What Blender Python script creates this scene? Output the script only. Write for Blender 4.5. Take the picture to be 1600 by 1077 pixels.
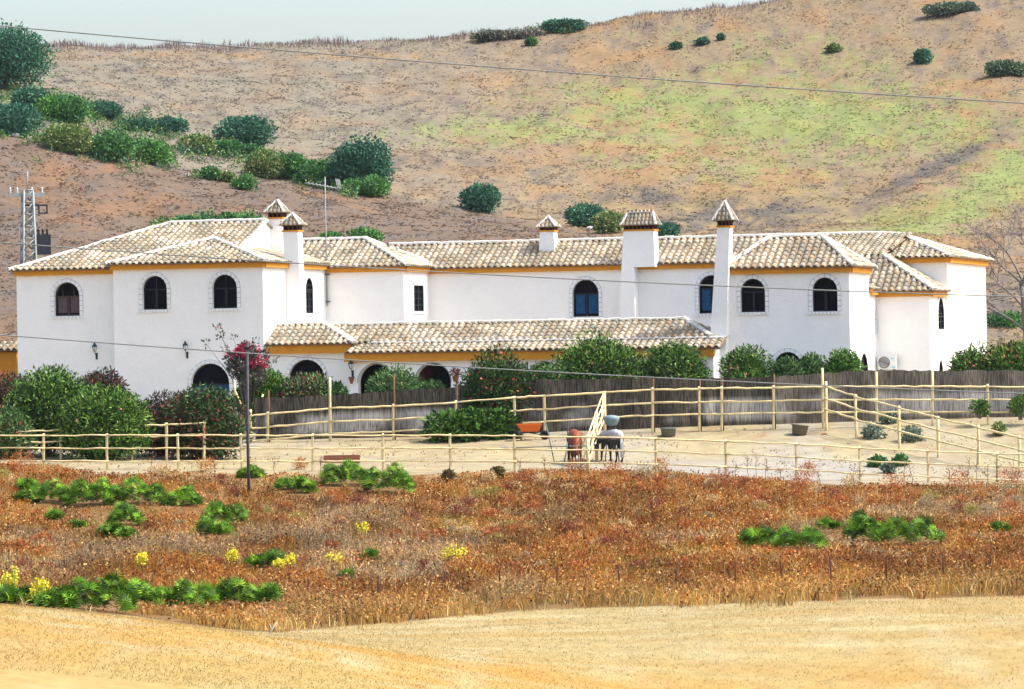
import bpy, bmesh, math, random
import numpy as np
from mathutils import Vector, Matrix
random.seed(7)
RNG = np.random.default_rng(11)
S = bpy.context.scene
for o in list(bpy.data.objects): bpy.data.objects.remove(o)

# ------------------------------------------------------------------ camera, light, exposure
F = 6300.0; CX, CY = 800.0, 538.5; ROLL = 0.016; CZ = 8.0
cr, sr = math.cos(ROLL), math.sin(ROLL)
cam_d = bpy.data.cameras.new('camera'); cam = bpy.data.objects.new('camera', cam_d)
S.collection.objects.link(cam); S.camera = cam
cam_d.sensor_width = 36.0; cam_d.lens = F/1600*36; cam_d.clip_start = 0.5; cam_d.clip_end = 20000
Rv = Vector((cr, 0, -sr)); Uv = Vector((sr, 0, cr)); Bv = Vector((0, -1, 0))
cam.matrix_world = Matrix(((Rv.x, Uv.x, Bv.x, 0), (Rv.y, Uv.y, Bv.y, 0), (Rv.z, Uv.z, Bv.z, CZ), (0, 0, 0, 1)))

SUN_AZ = math.radians(-3.0)      # from +X towards +Y
SUN_EL = math.radians(55)
sdir = Vector((math.cos(SUN_EL)*math.cos(SUN_AZ), math.cos(SUN_EL)*math.sin(SUN_AZ), math.sin(SUN_EL)))
W = bpy.data.worlds.new('World'); S.world = W; W.use_nodes = True
wn = W.node_tree.nodes; wl = W.node_tree.links
sky = wn.new('ShaderNodeTexSky'); sky.sky_type = 'NISHITA'; sky.sun_disc = False
sky.sun_elevation = SUN_EL; sky.sun_rotation = math.radians(90) - SUN_AZ
sky.air_density = 1.0; sky.dust_density = 4.8; sky.ozone_density = 1.0; sky.altitude = 100
wl.new(sky.outputs[0], wn['Background'].inputs[0]); wn['Background'].inputs[1].default_value = 0.15
sun_d = bpy.data.lights.new('sun', 'SUN'); sun_d.energy = 2.38; sun_d.angle = math.radians(0.5); sun_d.color = (1.0, 0.95, 0.87)
sun = bpy.data.objects.new('sun', sun_d); S.collection.objects.link(sun)
sun.rotation_euler = (-sdir).to_track_quat('-Z', 'Y').to_euler()
S.view_settings.view_transform = 'Standard'; S.view_settings.look = 'None'
S.view_settings.exposure = 1.27; S.view_settings.gamma = 1.0; S.view_settings.use_curve_mapping = False
S.render.engine = 'CYCLES'; S.cycles.max_bounces = 6

# ------------------------------------------------------------------ helpers
def ray(px, py):
    return Rv*(px-CX) + Uv*(CY-py) + Vector((0, F, 0))
def P(px, py, d):
    r = ray(px, py); return Vector((0, 0, CZ)) + r*(d/F)
def proj(X, Y, Z):
    dz = Z-CZ
    return CX + F*(X*cr - dz*sr)/Y, CY - F*(X*sr + dz*cr)/Y

def tag(o, label=None, cat=None, group=None, kind=None):
    if label: o['label'] = label
    if cat: o['category'] = cat
    if group: o['group'] = group
    if kind: o['kind'] = kind
    return o
def link(o): S.collection.objects.link(o); return o
def empty(name, loc=(0, 0, 0), rz=0):
    o = link(bpy.data.objects.new(name, None)); o.location = loc; o.rotation_euler = (0, 0, rz); o.empty_display_size = .2
    return o
def meshobj(name, me, mat=None, parent=None, loc=None):
    o = link(bpy.data.objects.new(name, me))
    if mat and not me.materials: me.materials.append(mat)
    if parent: o.parent = parent
    if loc is not None: o.location = loc
    return o
def npmesh(name, V, Fa, col=None, smooth=False):
    me = bpy.data.meshes.new(name)
    V = np.asarray(V, np.float32); Fa = np.asarray(Fa, np.int32); k = Fa.shape[1]
    me.vertices.add(len(V)); me.vertices.foreach_set('co', V.ravel())
    me.loops.add(Fa.size); me.loops.foreach_set('vertex_index', Fa.ravel())
    me.polygons.add(len(Fa)); me.polygons.foreach_set('loop_start', np.arange(0, Fa.size, k, dtype=np.int32))
    if smooth: me.polygons.foreach_set('use_smooth', np.ones(len(Fa), bool))
    me.update(calc_edges=True)
    if col is not None:
        a = me.color_attributes.new('Col', 'FLOAT_COLOR', 'POINT')
        c = np.ones((len(V), 4), np.float32); c[:, :3] = col; a.data.foreach_set('color', c.ravel())
    return me

class MB:
    def __init__(s): s.v = []; s.f = []; s.smooth = []
    def add(s, vs, fs, sm=False):
        n = len(s.v); s.v += [tuple(v) for v in vs]; s.f += [tuple(i+n for i in f) for f in fs]; s.smooth += [sm]*len(fs); return s
    def quad(s, a, b, c, d): return s.add([a, b, c, d], [(0, 1, 2, 3)])
    def poly(s, pts): return s.add(pts, [tuple(range(len(pts)))])
    def box(s, x0, x1, y0, y1, z0, z1):
        v = [(x, y, z) for z in (z0, z1) for y in (y0, y1) for x in (x0, x1)]
        return s.add(v, [(0, 2, 3, 1), (4, 5, 7, 6), (0, 1, 5, 4), (2, 6, 7, 3), (0, 4, 6, 2), (1, 3, 7, 5)])
    def frustum(s, b, t, z0, z1):   # b,t = (x0,x1,y0,y1)
        v = [(b[0], b[2], z0), (b[1], b[2], z0), (b[0], b[3], z0), (b[1], b[3], z0), (t[0], t[2], z1), (t[1], t[2], z1), (t[0], t[3], z1), (t[1], t[3], z1)]
        return s.add(v, [(0, 2, 3, 1), (4, 5, 7, 6), (0, 1, 5, 4), (2, 6, 7, 3), (0, 4, 6, 2), (1, 3, 7, 5)])
    def tube(s, pts, r, n=6, cap=True):
        pts = [Vector(p) for p in pts]; rs = r if hasattr(r, '__len__') else [r]*len(pts)
        rings = []; vs = []
        for i, p in enumerate(pts):
            t = (pts[min(i+1, len(pts)-1)] - pts[max(i-1, 0)]).normalized()
            a = Vector((0, 0, 1)) if abs(t.z) < .9 else Vector((1, 0, 0))
            u = t.cross(a).normalized(); w = t.cross(u)
            for k in range(n):
                an = 2*math.pi*k/n; vs.append(p + (u*math.cos(an)+w*math.sin(an))*rs[i])
        fs = []
        for i in range(len(pts)-1):
            for k in range(n): fs.append((i*n+k, i*n+(k+1) % n, (i+1)*n+(k+1) % n, (i+1)*n+k))
        s.add(vs, fs, True)
        if cap:
            m = len(s.v)-len(vs)
            s.f += [tuple(m+k for k in range(n))[::-1], tuple(m+(len(pts)-1)*n+k for k in range(n))]; s.smooth += [False, False]
        return s
    def lathe(s, prof, n=12, c=(0, 0, 0)):
        vs = [(c[0]+r*math.cos(2*math.pi*k/n), c[1]+r*math.sin(2*math.pi*k/n), c[2]+z) for r, z in prof for k in range(n)]
        fs = [(i*n+k, i*n+(k+1) % n, (i+1)*n+(k+1) % n, (i+1)*n+k) for i in range(len(prof)-1) for k in range(n)]
        return s.add(vs, fs, True)
    def build(s, name, mat, parent=None, loc=None, fix=True):
        me = bpy.data.meshes.new(name); me.from_pydata(s.v, [], s.f)
        me.polygons.foreach_set('use_smooth', s.smooth)
        if fix:
            bm = bmesh.new(); bm.from_mesh(me); bmesh.ops.recalc_face_normals(bm, faces=bm.faces); bm.to_mesh(me); bm.free()
        me.update()
        return meshobj(name, me, mat, parent, loc)

# value noise
def hsh(ix, iy, seed):
    h = (ix.astype(np.int64)*374761393 + iy.astype(np.int64)*668265263 + seed*1442695041) & 0xffffffff
    h = ((h ^ (h >> 13))*1274126177) & 0xffffffff
    return ((h ^ (h >> 16)) & 0xffff)/65535.0
def vnoise(x, y, seed=0):
    x = np.asarray(x, float); y = np.asarray(y, float)
    ix = np.floor(x); iy = np.floor(y); fx = x-ix; fy = y-iy
    fx = fx*fx*(3-2*fx); fy = fy*fy*(3-2*fy)
    a = hsh(ix, iy, seed); b = hsh(ix+1, iy, seed); c = hsh(ix, iy+1, seed); d = hsh(ix+1, iy+1, seed)
    return (a*(1-fx)+b*fx)*(1-fy) + (c*(1-fx)+d*fx)*fy
def fbm(x, y, seed=0, o=4):
    t = 0; a = .5; n = 0
    for i in range(o):
        t = t + a*vnoise(x*2**i, y*2**i, seed+i*17); n += a; a *= .55
    return t/n

# ------------------------------------------------------------------ materials
def mat(name, col, rough=.8, var=None, vscale=3.0, bump=0., bscale=20., spec=.3, metal=0, attr=False, fine=0., fscale=30.):
    m = bpy.data.materials.new(name); m.use_nodes = True; nt = m.node_tree; N = nt.nodes; L = nt.links
    b = N['Principled BSDF']; b.inputs['Roughness'].default_value = rough; b.inputs['Specular IOR Level'].default_value = spec
    b.inputs['Metallic'].default_value = metal; b.inputs['Base Color'].default_value = (*col, 1)
    tc = N.new('ShaderNodeTexCoord'); src = None
    if attr:
        a = N.new('ShaderNodeAttribute'); a.attribute_name = 'Col'; src = a.outputs['Color']
    if var:
        n = N.new('ShaderNodeTexNoise'); n.inputs['Scale'].default_value = vscale; n.inputs['Detail'].default_value = 6; n.inputs['Roughness'].default_value = .65
        L.new(tc.outputs['Object'], n.inputs['Vector'])
        r = N.new('ShaderNodeValToRGB'); r.color_ramp.elements[0].position = .35; r.color_ramp.elements[1].position = .65
        r.color_ramp.elements[0].color = (*col, 1); r.color_ramp.elements[1].color = (*var, 1)
        L.new(n.outputs['Fac'], r.inputs['Fac']); src = r.outputs['Color']
    if fine > 0:
        n2 = N.new('ShaderNodeTexNoise'); n2.inputs['Scale'].default_value = fscale; n2.inputs['Detail'].default_value = 5; n2.inputs['Roughness'].default_value = .7
        L.new(tc.outputs['Object'], n2.inputs['Vector'])
        mr = N.new('ShaderNodeMapRange'); mr.inputs['From Min'].default_value = .3; mr.inputs['From Max'].default_value = .7
        mr.inputs['To Min'].default_value = 1-fine; mr.inputs['To Max'].default_value = 1+fine
        L.new(n2.outputs['Fac'], mr.inputs['Value'])
        mx = N.new('ShaderNodeMix'); mx.data_type = 'RGBA'; mx.blend_type = 'MULTIPLY'; mx.inputs['Factor'].default_value = 1
        if src: L.new(src, mx.inputs['A'])
        else: mx.inputs['A'].default_value = (*col, 1)
        L.new(mr.outputs['Result'], mx.inputs['B']); src = mx.outputs['Result']
    if src: L.new(src, b.inputs['Base Color'])
    if bump > 0:
        n3 = N.new('ShaderNodeTexNoise'); n3.inputs['Scale'].default_value = bscale; n3.inputs['Detail'].default_value = 5
        L.new(tc.outputs['Object'], n3.inputs['Vector'])
        bp = N.new('ShaderNodeBump'); bp.inputs['Strength'].default_value = bump; bp.inputs['Distance'].default_value = .05
        L.new(n3.outputs['Fac'], bp.inputs['Height']); L.new(bp.outputs['Normal'], b.inputs['Normal'])
    return m

def leafmat(name, trans=.3):
    m = bpy.data.materials.new(name); m.use_nodes = True; nt = m.node_tree; N = nt.nodes; L = nt.links
    b = N['Principled BSDF']; b.inputs['Roughness'].default_value = .65; b.inputs['Specular IOR Level'].default_value = .2
    a = N.new('ShaderNodeAttribute'); a.attribute_name = 'Col'; L.new(a.outputs['Color'], b.inputs['Base Color'])
    t = N.new('ShaderNodeBsdfTranslucent'); L.new(a.outputs['Color'], t.inputs['Color'])
    mx = N.new('ShaderNodeMixShader'); mx.inputs[0].default_value = trans
    L.new(b.outputs[0], mx.inputs[1]); L.new(t.outputs[0], mx.inputs[2]); L.new(mx.outputs[0], N['Material Output'].inputs[0])
    return m

def tilemat():
    m = bpy.data.materials.new('roof_tile_clay'); m.use_nodes = True; nt = m.node_tree; N = nt.nodes; L = nt.links
    b = N['Principled BSDF']; b.inputs['Roughness'].default_value = .9; b.inputs['Specular IOR Level'].default_value = .15
    a = N.new('ShaderNodeAttribute'); a.attribute_name = 'tint'
    oi = N.new('ShaderNodeObjectInfo'); ad = N.new('ShaderNodeMath'); ad.operation = 'ADD'
    L.new(a.outputs['Fac'], ad.inputs[0]); L.new(oi.outputs['Random'], ad.inputs[1])
    fr = N.new('ShaderNodeMath'); fr.operation = 'FRACT'; L.new(ad.outputs[0], fr.inputs[0])
    r = N.new('ShaderNodeValToRGB'); cr_ = r.color_ramp
    stops = [(0, (.42, .37, .29)), (.12, (.56, .47, .34)), (.34, (.65, .56, .42)), (.54, (.60, .52, .39)), (.66, (.60, .42, .26)), (.72, (.69, .61, .47)), (.88, (.48, .44, .38)), (1, (.55, .48, .37))]
    cr_.elements[0].color = (*stops[0][1], 1); cr_.elements[1].color = (*stops[-1][1], 1)
    for p, c in stops[1:-1]:
        e = cr_.elements.new(p); e.color = (*c, 1)
    L.new(fr.outputs[0], r.inputs['Fac'])
    g = N.new('ShaderNodeNewGeometry')
    n = N.new('ShaderNodeTexNoise'); n.inputs['Scale'].default_value = .8; n.inputs['Detail'].default_value = 7; n.inputs['Roughness'].default_value = .7
    L.new(g.outputs['Position'], n.inputs['Vector'])
    mr = N.new('ShaderNodeValToRGB'); mr.color_ramp.elements[0].position = .46; mr.color_ramp.elements[1].position = .60
    mr.color_ramp.elements[0].color = (.42, .45, .44, 1); mr.color_ramp.elements[1].color = (1, 1, 1, 1)
    L.new(n.outputs['Fac'], mr.inputs['Fac'])
    mx = N.new('ShaderNodeMix'); mx.data_type = 'RGBA'; mx.blend_type = 'MULTIPLY'; mx.inputs['Factor'].default_value = .95
    L.new(r.outputs['Color'], mx.inputs['A']); L.new(mr.outputs['Color'], mx.inputs['B']); L.new(mx.outputs['Result'], b.inputs['Base Color'])
    n2 = N.new('ShaderNodeTexNoise'); n2.inputs['Scale'].default_value = 25; L.new(g.outputs['Position'], n2.inputs['Vector'])
    bp = N.new('ShaderNodeBump'); bp.inputs['Strength'].default_value = .4; bp.inputs['Distance'].default_value = .02
    L.new(n2.outputs['Fac'], bp.inputs['Height']); L.new(bp.outputs['Normal'], b.inputs['Normal'])
    return m

M = {}
M['white'] = mat('whitewash', (.87, .86, .83), .9, var=(.83, .82, .795), vscale=.7, bump=.25, bscale=9, spec=.1, fine=.02, fscale=3)
M['stone'] = mat('white_painted_stone', (.84, .84, .83), .85, var=(.72, .75, .76), vscale=6)
M['joint'] = mat('grey_joint', (.24, .28, .30), .9)
M['ochre'] = mat('ochre_paint', (.64, .28, .03), .8, var=(.56, .23, .025), vscale=2, spec=.2)
M['tile'] = tilemat()
M['pan'] = mat('shaded_channel_clay', (.30, .20, .12), .95, var=(.20, .15, .10), vscale=5)  # channel clay, darkened to paint in shade between the tile columns
M['ridge'] = mat('ridge_mortar', (.60, .56, .49), .95, var=(.46, .44, .40), vscale=6, fine=.12, fscale=5)
M['glass'] = mat('dark_room_pane', (.003, .003, .008), .6, spec=.06)  # near-black panes carry the darkness of the rooms behind
M['pane_blue'] = mat('blue_tinted_pane', (.008, .045, .11), .5, var=(.014, .08, .19), vscale=4, spec=.1)  # mottled blue for the lower panes
M['curtain'] = mat('speckled_lace_pane', (.14, .09, .10), .5, var=(.03, .02, .03), vscale=26)
M['frame'] = mat('dark_window_frame', (.008, .009, .02), .5)
M['frame_brown'] = mat('brown_window_frame', (.05, .035, .025), .5)
M['blackwall'] = mat('porch_shade_black', (.012, .008, .008), .8)  # black surfaces paint in the deep shade inside the porch
M['terracotta'] = mat('terracotta_wall', (.26, .085, .06), .85, var=(.2, .06, .045), vscale=4)
M['brick'] = mat('chimney_brick', (.10, .035, .018), .9, var=(.05, .02, .015), vscale=8)
M['hollow_black'] = mat('chimney_hollow_black', (.006, .005, .005), 1)  # solid black block paints the dark hollow behind the cap bricks
M['pole_wood'] = mat('pale_peeled_wood', (.76, .64, .36), .8, var=(.62, .48, .23), vscale=4, bump=.3, bscale=14, fine=.12, fscale=9)
M['post_dark'] = mat('stained_post_wood', (.16, .07, .035), .85, var=(.09, .045, .025), vscale=6, bump=.3)
M['screen'] = mat('woven_screen', (.052, .045, .045), .95, var=(.115, .105, .105), vscale=.9, fine=.3, fscale=12, spec=.05)
M['concrete'] = mat('pale_rubble_wall', (.25, .26, .27), .95, var=(.10, .10, .11), vscale=1.1, bump=.4)
M['steel'] = mat('galvanised_steel', (.30, .33, .33), .6, metal=.2, var=(.22, .25, .25), vscale=3)
M['dark_steel'] = mat('dark_transformer_steel', (.015, .018, .03), .5)
M['rust'] = mat('rusted_iron', (.09, .03, .02), .9, var=(.05, .02, .015), vscale=9)
M['wire'] = mat('aluminium_cable', (.27, .28, .27), .6, var=(.20, .21, .20), vscale=2)
M['wirepole'] = mat('weathered_pole', (.055, .05, .055), .9, var=(.09, .085, .085), vscale=6)
M['lamp_metal'] = mat('green_black_iron', (.012, .03, .03), .5)
M['lamp_glass'] = mat('frosted_lamp_glass', (.62, .66, .66), .3)
M['lamp_amber'] = mat('amber_lamp_glass', (.55, .36, .08), .3)
M['ac'] = mat('ivory_ac_casing', (.66, .68, .66), .5); M['ac_grill'] = mat('grey_fan_grille', (.17, .17, .18), .6); M['ac_blue'] = mat('blue_sticker', (.25, .5, .6), .5)
M['tub'] = mat('grey_tub', (.17, .18, .16), .7, var=(.13, .14, .13), vscale=5); M['tub2'] = mat('dull_olive_tub', (.15, .14, .10), .8)
M['teal'] = mat('teal_painted_metal', (.06, .16, .17), .5, var=(.04, .11, .12), vscale=5)
M['bluegrey'] = mat('blue_grey_plastic', (.17, .25, .28), .5, var=(.12, .18, .21), vscale=4)
M['orange'] = mat('orange_plastic', (.62, .12, .02), .5)
M['black'] = mat('black_rubber', (.012, .012, .014), .7)
M['clay'] = mat('clay_trough', (.26, .10, .06), .9, var=(.2, .08, .05), vscale=5)
M['bark'] = mat('grey_bark', (.21, .18, .165), .95, var=(.14, .12, .115), vscale=7)
M['pale_bark'] = mat('pale_driftwood', (.42, .44, .43), .9)
M['rock'] = mat('pale_limestone', (.55, .52, .48), .95, var=(.40, .38, .36), vscale=3, bump=.6, bscale=6)
M['chestnut'] = mat('chestnut_coat', (.24, .055, .014), .6, var=(.17, .035, .01), vscale=4)
M['horse_dark'] = mat('black_horse_hair', (.018, .014, .014), .6)
M['horse_white'] = mat('white_horse_hair', (.62, .62, .60), .7)
M['leaf'] = leafmat('leaf', .12); M['dry'] = leafmat('dry_weed', .22); M['straw'] = leafmat('straw', .5)
M['ground'] = mat('earth_ground', (.5, .4, .3), .95, attr=True, fine=.16, fscale=2.2, bump=.5, bscale=3, spec=.05)
M['hillmat'] = mat('hill_ground', (.5, .4, .3), .95, attr=True, fine=.22, fscale=1.4, bump=.8, bscale=1.6, spec=.05)

# ------------------------------------------------------------------ terrain
TD = [0, 30, 60, 80, 87, 95, 105, 120, 140, 152, 158, 165, 172, 178, 204, 230, 260, 300, 330, 342, 380, 420, 450, 470, 520, 640]
TXC = [-800, 0, 400, 800, 1200, 1600, 2400]
TY = {
 80: (930, 965, 1030, 1110, 1150, 1170, 1170), 87: (915, 941, 990, 1062, 1110, 1130, 1130), 95: (920, 944, 1000, 1008, 990, 980, 970),
 105: (910, 932, 978, 960, 943, 932, 920), 120: (860, 890, 915, 900, 888, 878, 870), 140: (790, 810, 818, 812, 805, 800, 795),
 152: (735, 748, 755, 760, 768, 772, 772), 158: (715, 729, 730, 738, 748, 753, 753), 165: (700, 712, 712, 712, 712, 712, 712), 172: (690, 697, 694, 682, 662, 650, 640),
 230: (575, 575, 560, 560, 555, 540, 520), 260: (430, 455, 450, 470, 480, 480, 480), 300: (300, 335, 350, 385, 400, 405, 405),
 330: (140, 205, 290, 350, 372, 350, 330), 342: (135, 200, 288, 345, 355, 325, 300), 380: (100, 140, 205, 245, 245, 215, 190),
 420: (85, 95, 120, 145, 130, 85, 50), 450: (76, 73, 74, 52, 0, -50, -100), 470: (90, 88, 90, 70, 20, -30, -80)}
def col_z(d, j):
    if d == 0: return 6.2
    if d == 30: return 3.6
    if d == 60: return 1.2 + (0.6 if TXC[j] < 500 else 0)
    if d in (178, 204): return 5.0
    if d == 520: return col_z(470, j)-9
    if d == 640: return 6
    y = TY[d][j] + ROLL*(TXC[j]-800)
    return CZ + (CY-y)/F*d
zc = np.array([[col_z(d, j) for j in range(len(TXC))] for d in TD])
GY = np.arange(0, 641, 1.0); GX = np.arange(-800, 2401, 50.0)
zd = np.array([np.interp(GY, TD, zc[:, j]) for j in range(len(TXC))])       # cols x GY
ZT = np.array([[0.0]*len(GY)]*len(GX))
for k in range(len(GY)): ZT[:, k] = np.interp(GX, TXC, zd[:, k])
def smooth_axis(A, s, ax):
    r = int(3*s); k = np.exp(-.5*(np.arange(-r, r+1)/s)**2); k /= k.sum()
    pad = [(0, 0), (0, 0)]; pad[ax] = (r, r); B = np.pad(A, pad, mode='edge')
    return np.apply_along_axis(lambda v: np.convolve(v, k, 'valid'), ax, B)
ZT = smooth_axis(ZT, 1.6, 1); ZT = smooth_axis(ZT, 2.2, 0)
def gz(X, Y, detail=True):
    X = np.asarray(X, float); Y = np.asarray(Y, float); Yc = np.clip(Y, 12, 639.0)
    px = np.clip(CX + F*X/Yc, -799, 2399)
    Yq = np.clip(Y, 0, 638.9)
    a = (px+800)/50; i = a.astype(int); fa = a-i; k = Yq.astype(int); fk = Yq-k
    i = np.clip(i, 0, len(GX)-2); k = np.clip(k, 0, len(GY)-2)
    z = (ZT[i, k]*(1-fa)+ZT[i+1, k]*fa)*(1-fk)+(ZT[i, k+1]*(1-fa)+ZT[i+1, k+1]*fa)*fk
    if detail:
        amp = np.interp(Y, [0, 80, 100, 150, 160, 166, 171, 174, 176, 205, 215, 300, 450], [.05, .05, .22, .22, .16, .34, .14, .06, .0, .0, .3, 1.1, .8])
        z = z + amp*(fbm(X*.22+50, Y*.16+9, 3, 4)-.5)*1.3
    return z
def g1(X, Y): return float(gz(np.array([X]), np.array([Y]))[0])
_ys = np.arange(82, 470, .5)
def G(px, py, dmin=82):
    """where the sight line through a pixel first meets the terrain"""
    r = ray(px, py); ys = _ys[_ys >= dmin]
    X = r.x/F*ys; Z = CZ + r.z/F*ys; g = gz(X, ys)
    h = np.nonzero(Z <= g)[0]
    i = h[0] if len(h) else len(ys)-1
    return Vector((X[i], ys[i], g[i]))

def lerp(c, d, t): t = np.clip(t, 0, 1)[..., None]; return c*(1-t) + np.array(d)*t
def ell(px, py, cx, cy, rx, ry, slope=0.):
    yy = py - slope*(px-cx); return np.exp(-(((px-cx)/rx)**2 + ((yy-cy)/ry)**2))
B_LOW_X = [-400, 0, 200, 350, 430, 600, 800, 1200, 1600, 2000]; B_LOW_Y = [935, 947, 962, 984, 989, 974, 956, 941, 931, 925]
B_TOP_X = [-400, 0, 70, 150, 300, 400, 520, 640, 700, 800, 860, 1000, 1100, 1200, 1300, 1600, 2000]; B_TOP_Y = [705, 712, 722, 741, 738, 742, 740, 742, 741, 738, 724, 728, 742, 748, 758, 757, 757]
def zones(X, Y, Z):
    px, py = proj(X, np.maximum(Y, 5), Z)
    lo = np.interp(px, B_LOW_X, B_LOW_Y); hi = np.interp(px, B_TOP_X, B_TOP_Y)
    z = np.full(X.shape, 3)                      # hill
    z = np.where(Y < 204, 2, z)                  # yard
    z = np.where((Y < 160) & (py > hi), 1, z)    # scrub
    z = np.where((Y < 108) & (py > lo) | (Y < 92), 0, z)       # stubble
    return z, px, py
def ground_color(X, Y, Z):
    z, px, py = zones(X, Y, Z)
    n1 = fbm(X*.9, Y*.35, 21, 4); n2 = fbm(X*.25, Y*.12, 31, 4); n3 = fbm(X*3, Y*1.4, 41, 3)
    c = np.zeros(X.shape+(3,)); c[:] = (.46, .315, .12)
    # stubble: gold near swell on the left, paler field behind
    pale = np.clip((Y-88)/5, 0, 1); c = lerp(c, (.45, .335, .16), pale)
    c = lerp(c, (.50, .29, .09), np.clip((n2-.52)*5, 0, 1)*(.75-.4*pale)); c = lerp(c, (.50, .40, .235), np.clip((n1-.55)*5, 0, 1)*.8)
    c = lerp(c, (.34, .24, .10), np.clip((n3-.62)*4, 0, 1)*.5*pale)
    st_ = fbm(X*.12, (Y+X*.10)*1.5, 23, 4); c = lerp(c, (.44, .24, .07), np.clip((st_-.50)*4, 0, 1)*.4); c = lerp(c, (.62, .50, .30), np.clip((.46-st_)*4, 0, 1)*.4)
    c = lerp(c, (.50, .26, .06), np.clip(1-np.abs(Y-87.5)/2.2, 0, 1)*np.clip((px-350)/200, 0, 1)*.7)
    sc = np.zeros_like(c); sc[:] = (.30, .20, .11); sc = lerp(sc, (.34, .23, .13), np.clip((n1-.45)*4, 0, 1)); sc = lerp(sc, (.12, .06, .035), np.clip((n2-.55)*5, 0, 1))
    sc = lerp(sc, (.50, .40, .26), np.clip(1-(py-744)/14, 0, 1)*np.clip((n3-.4)*5, 0, 1))
    pd = np.zeros_like(c); pd[:] = (.44, .35, .20); pd = lerp(pd, (.42, .375, .30), np.clip((n2-.45)*4, 0, 1)*.8); pd = lerp(pd, (.47, .38, .21), np.clip((n1-.5)*5, 0, 1))
    pd = lerp(pd, (.30, .23, .15), np.clip((n3-.63)*6, 0, 1)*.7)
    pd = lerp(pd, (.34, .27, .17), np.clip((fbm(X*.28, Y*1.9, 44, 4)-.55)*8, 0, 1)*.6); pd = lerp(pd, (.36, .24, .12), np.clip((fbm(X*1.7, Y*1.7, 46, 3)-.66)*9, 0, 1)*.8)
    pd = lerp(pd, (.40, .375, .34), ell(px, py, 1200, 735, 330, 18)*.8)
    hl = np.zeros_like(c); hl[:] = (.265, .24, .20)
    right = np.clip((px-560)/350, 0, 1)
    hl = lerp(hl, (.32, .235, .15), right*.75)
    spur = np.interp(px, [-400, 0, 270, 600, 850, 1050], [150, 205, 255, 303, 345, 380])
    low = np.clip((py-spur)/10, 0, 1)*np.clip((1080-px)/150, 0, 1)
    hl = lerp(hl, (.20, .15, .12), low)
    hl = lerp(hl, (.27, .165, .105), np.clip((n2-.5)*5, 0, 1)*low*.8)
    hl = lerp(hl, (.17, .15, .15), np.clip((n1-.52)*5, 0, 1)*.7)
    hl = lerp(hl, (.38, .235, .12), np.clip((n2-.48)*5, 0, 1)*(.25+.45*right)*(1-low))
    gm = (ell(px, py, 740, 205, 190, 20, -.02)*.9 + ell(px, py, 1180, 190, 210, 50)*.5 + ell(px, py, 1430, 200, 220, 38, .02)*.8 +
          ell(px, py, 1500, 320, 200, 34, -.33)*1.5 + ell(px, py, 1590, 255, 90, 30)*.8 + ell(px, py, 980, 150, 190, 32)*.7 + ell(px, py, 1050, 215, 300, 45)*.45 + ell(px, py, 1350, 150, 260, 40)*.5 + ell(px, py, 1200, 60, 260, 26)*.4 + ell(px, py, 1250, 100, 200, 22)*.4 + ell(px, py, 1560, 560, 90, 40)*.3 +
          ell(px, py, 1150, 270, 200, 28)*.5)
    n4 = fbm(X*.8+7, Y*.3, 51, 5)*.6+fbm(X*2.6, Y*1.1, 52, 3)*.4
    hl = lerp(hl, (.27, .35, .12), np.clip(gm*1.0-.95+(n4-.30)*3.2, 0, 1)*np.clip(gm*2.5, 0, 1)*.75)
    hl = lerp(hl, (.38, .31, .13), ell(px, py, 1150, 320, 220, 40)*np.clip((n4-.45)*5, 0, 1)*.8)
    dk = ell(px, py, 1460, 262, 110, 12, -.45) + ell(px, py, 1180, 330, 110, 22)*.8 + ell(px, py, 1000, 305, 60, 14)*.8 + ell(px, py, 1560, 470, 60, 40)*.6 + ell(px, py, 1120, 345, 90, 14) + ell(px, py, 640, 250, 130, 14, .06)*.5  # gully and fold shading painted as dark bands, among darker patches
    hl = lerp(hl, (.14, .13, .13), np.clip(dk*1.5, 0, 1)*np.clip((n1-.32)*5, 0, 1)*.85)
    hl = lerp(hl, (.42, .27, .13), np.clip(1-np.abs(py-88)/10, 0, 1)*(px < 700)*np.clip((n4-.4)*5, 0, 1)*.6)
    c = c*np.array([.62, .66, .64]); sc = sc*np.array([.50, .45, .34]); pd = pd*np.array([.63, .66, .68]); hl = hl*np.array([.60, .59, .54])
    for k, cc in ((1, sc), (2, pd), (3, hl)): c = np.where((z == k)[..., None], cc, c)
    return c, z

def rng_list(a, b, st): return list(np.arange(a, b, st))
XS = np.array([-3000, -1200, -600, -400, -300, -240, -190, -150, -120, -100, -85, -75, -68] + rng_list(-62, 62, .5) + [62, 68, 75, 85, 100, 120, 150, 190, 240, 300, 400, 600, 1200, 3000], float)
YS = np.array([-3000, -1000, -300, -100, -40, -10] + rng_list(0, 78, 4) + rng_list(78, 206, .5) + rng_list(206, 474, 1.1) + [474, 480, 490, 505, 525, 560, 600, 640, 800, 1200, 2000, 4000], float)
XX, YY = np.meshgrid(XS, YS); ZZ = gz(XX, YY)
COL, ZN = ground_color(XX, YY, ZZ)
nx = len(XS); idx = np.arange(XX.size).reshape(XX.shape)
quads = np.stack([idx[:-1, :-1], idx[:-1, 1:], idx[1:, 1:], idx[1:, :-1]], -1).reshape(-1, 4)
qz = ZN[:-1, :-1].ravel()
VV = np.stack([XX, YY, ZZ], -1).reshape(-1, 3); CC = COL.reshape(-1, 3)
for k, nm in enumerate(['stubble_field', 'scrub_ground', 'paddock_ground', 'hillside']):
    q = quads[qz == k]; used, inv = np.unique(q, return_inverse=True)
    me = npmesh(nm, VV[used], inv.reshape(-1, 4), CC[used], True)
    tag(meshobj(nm, me, M['hillmat'] if k == 3 else M['ground']), kind='structure')

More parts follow.
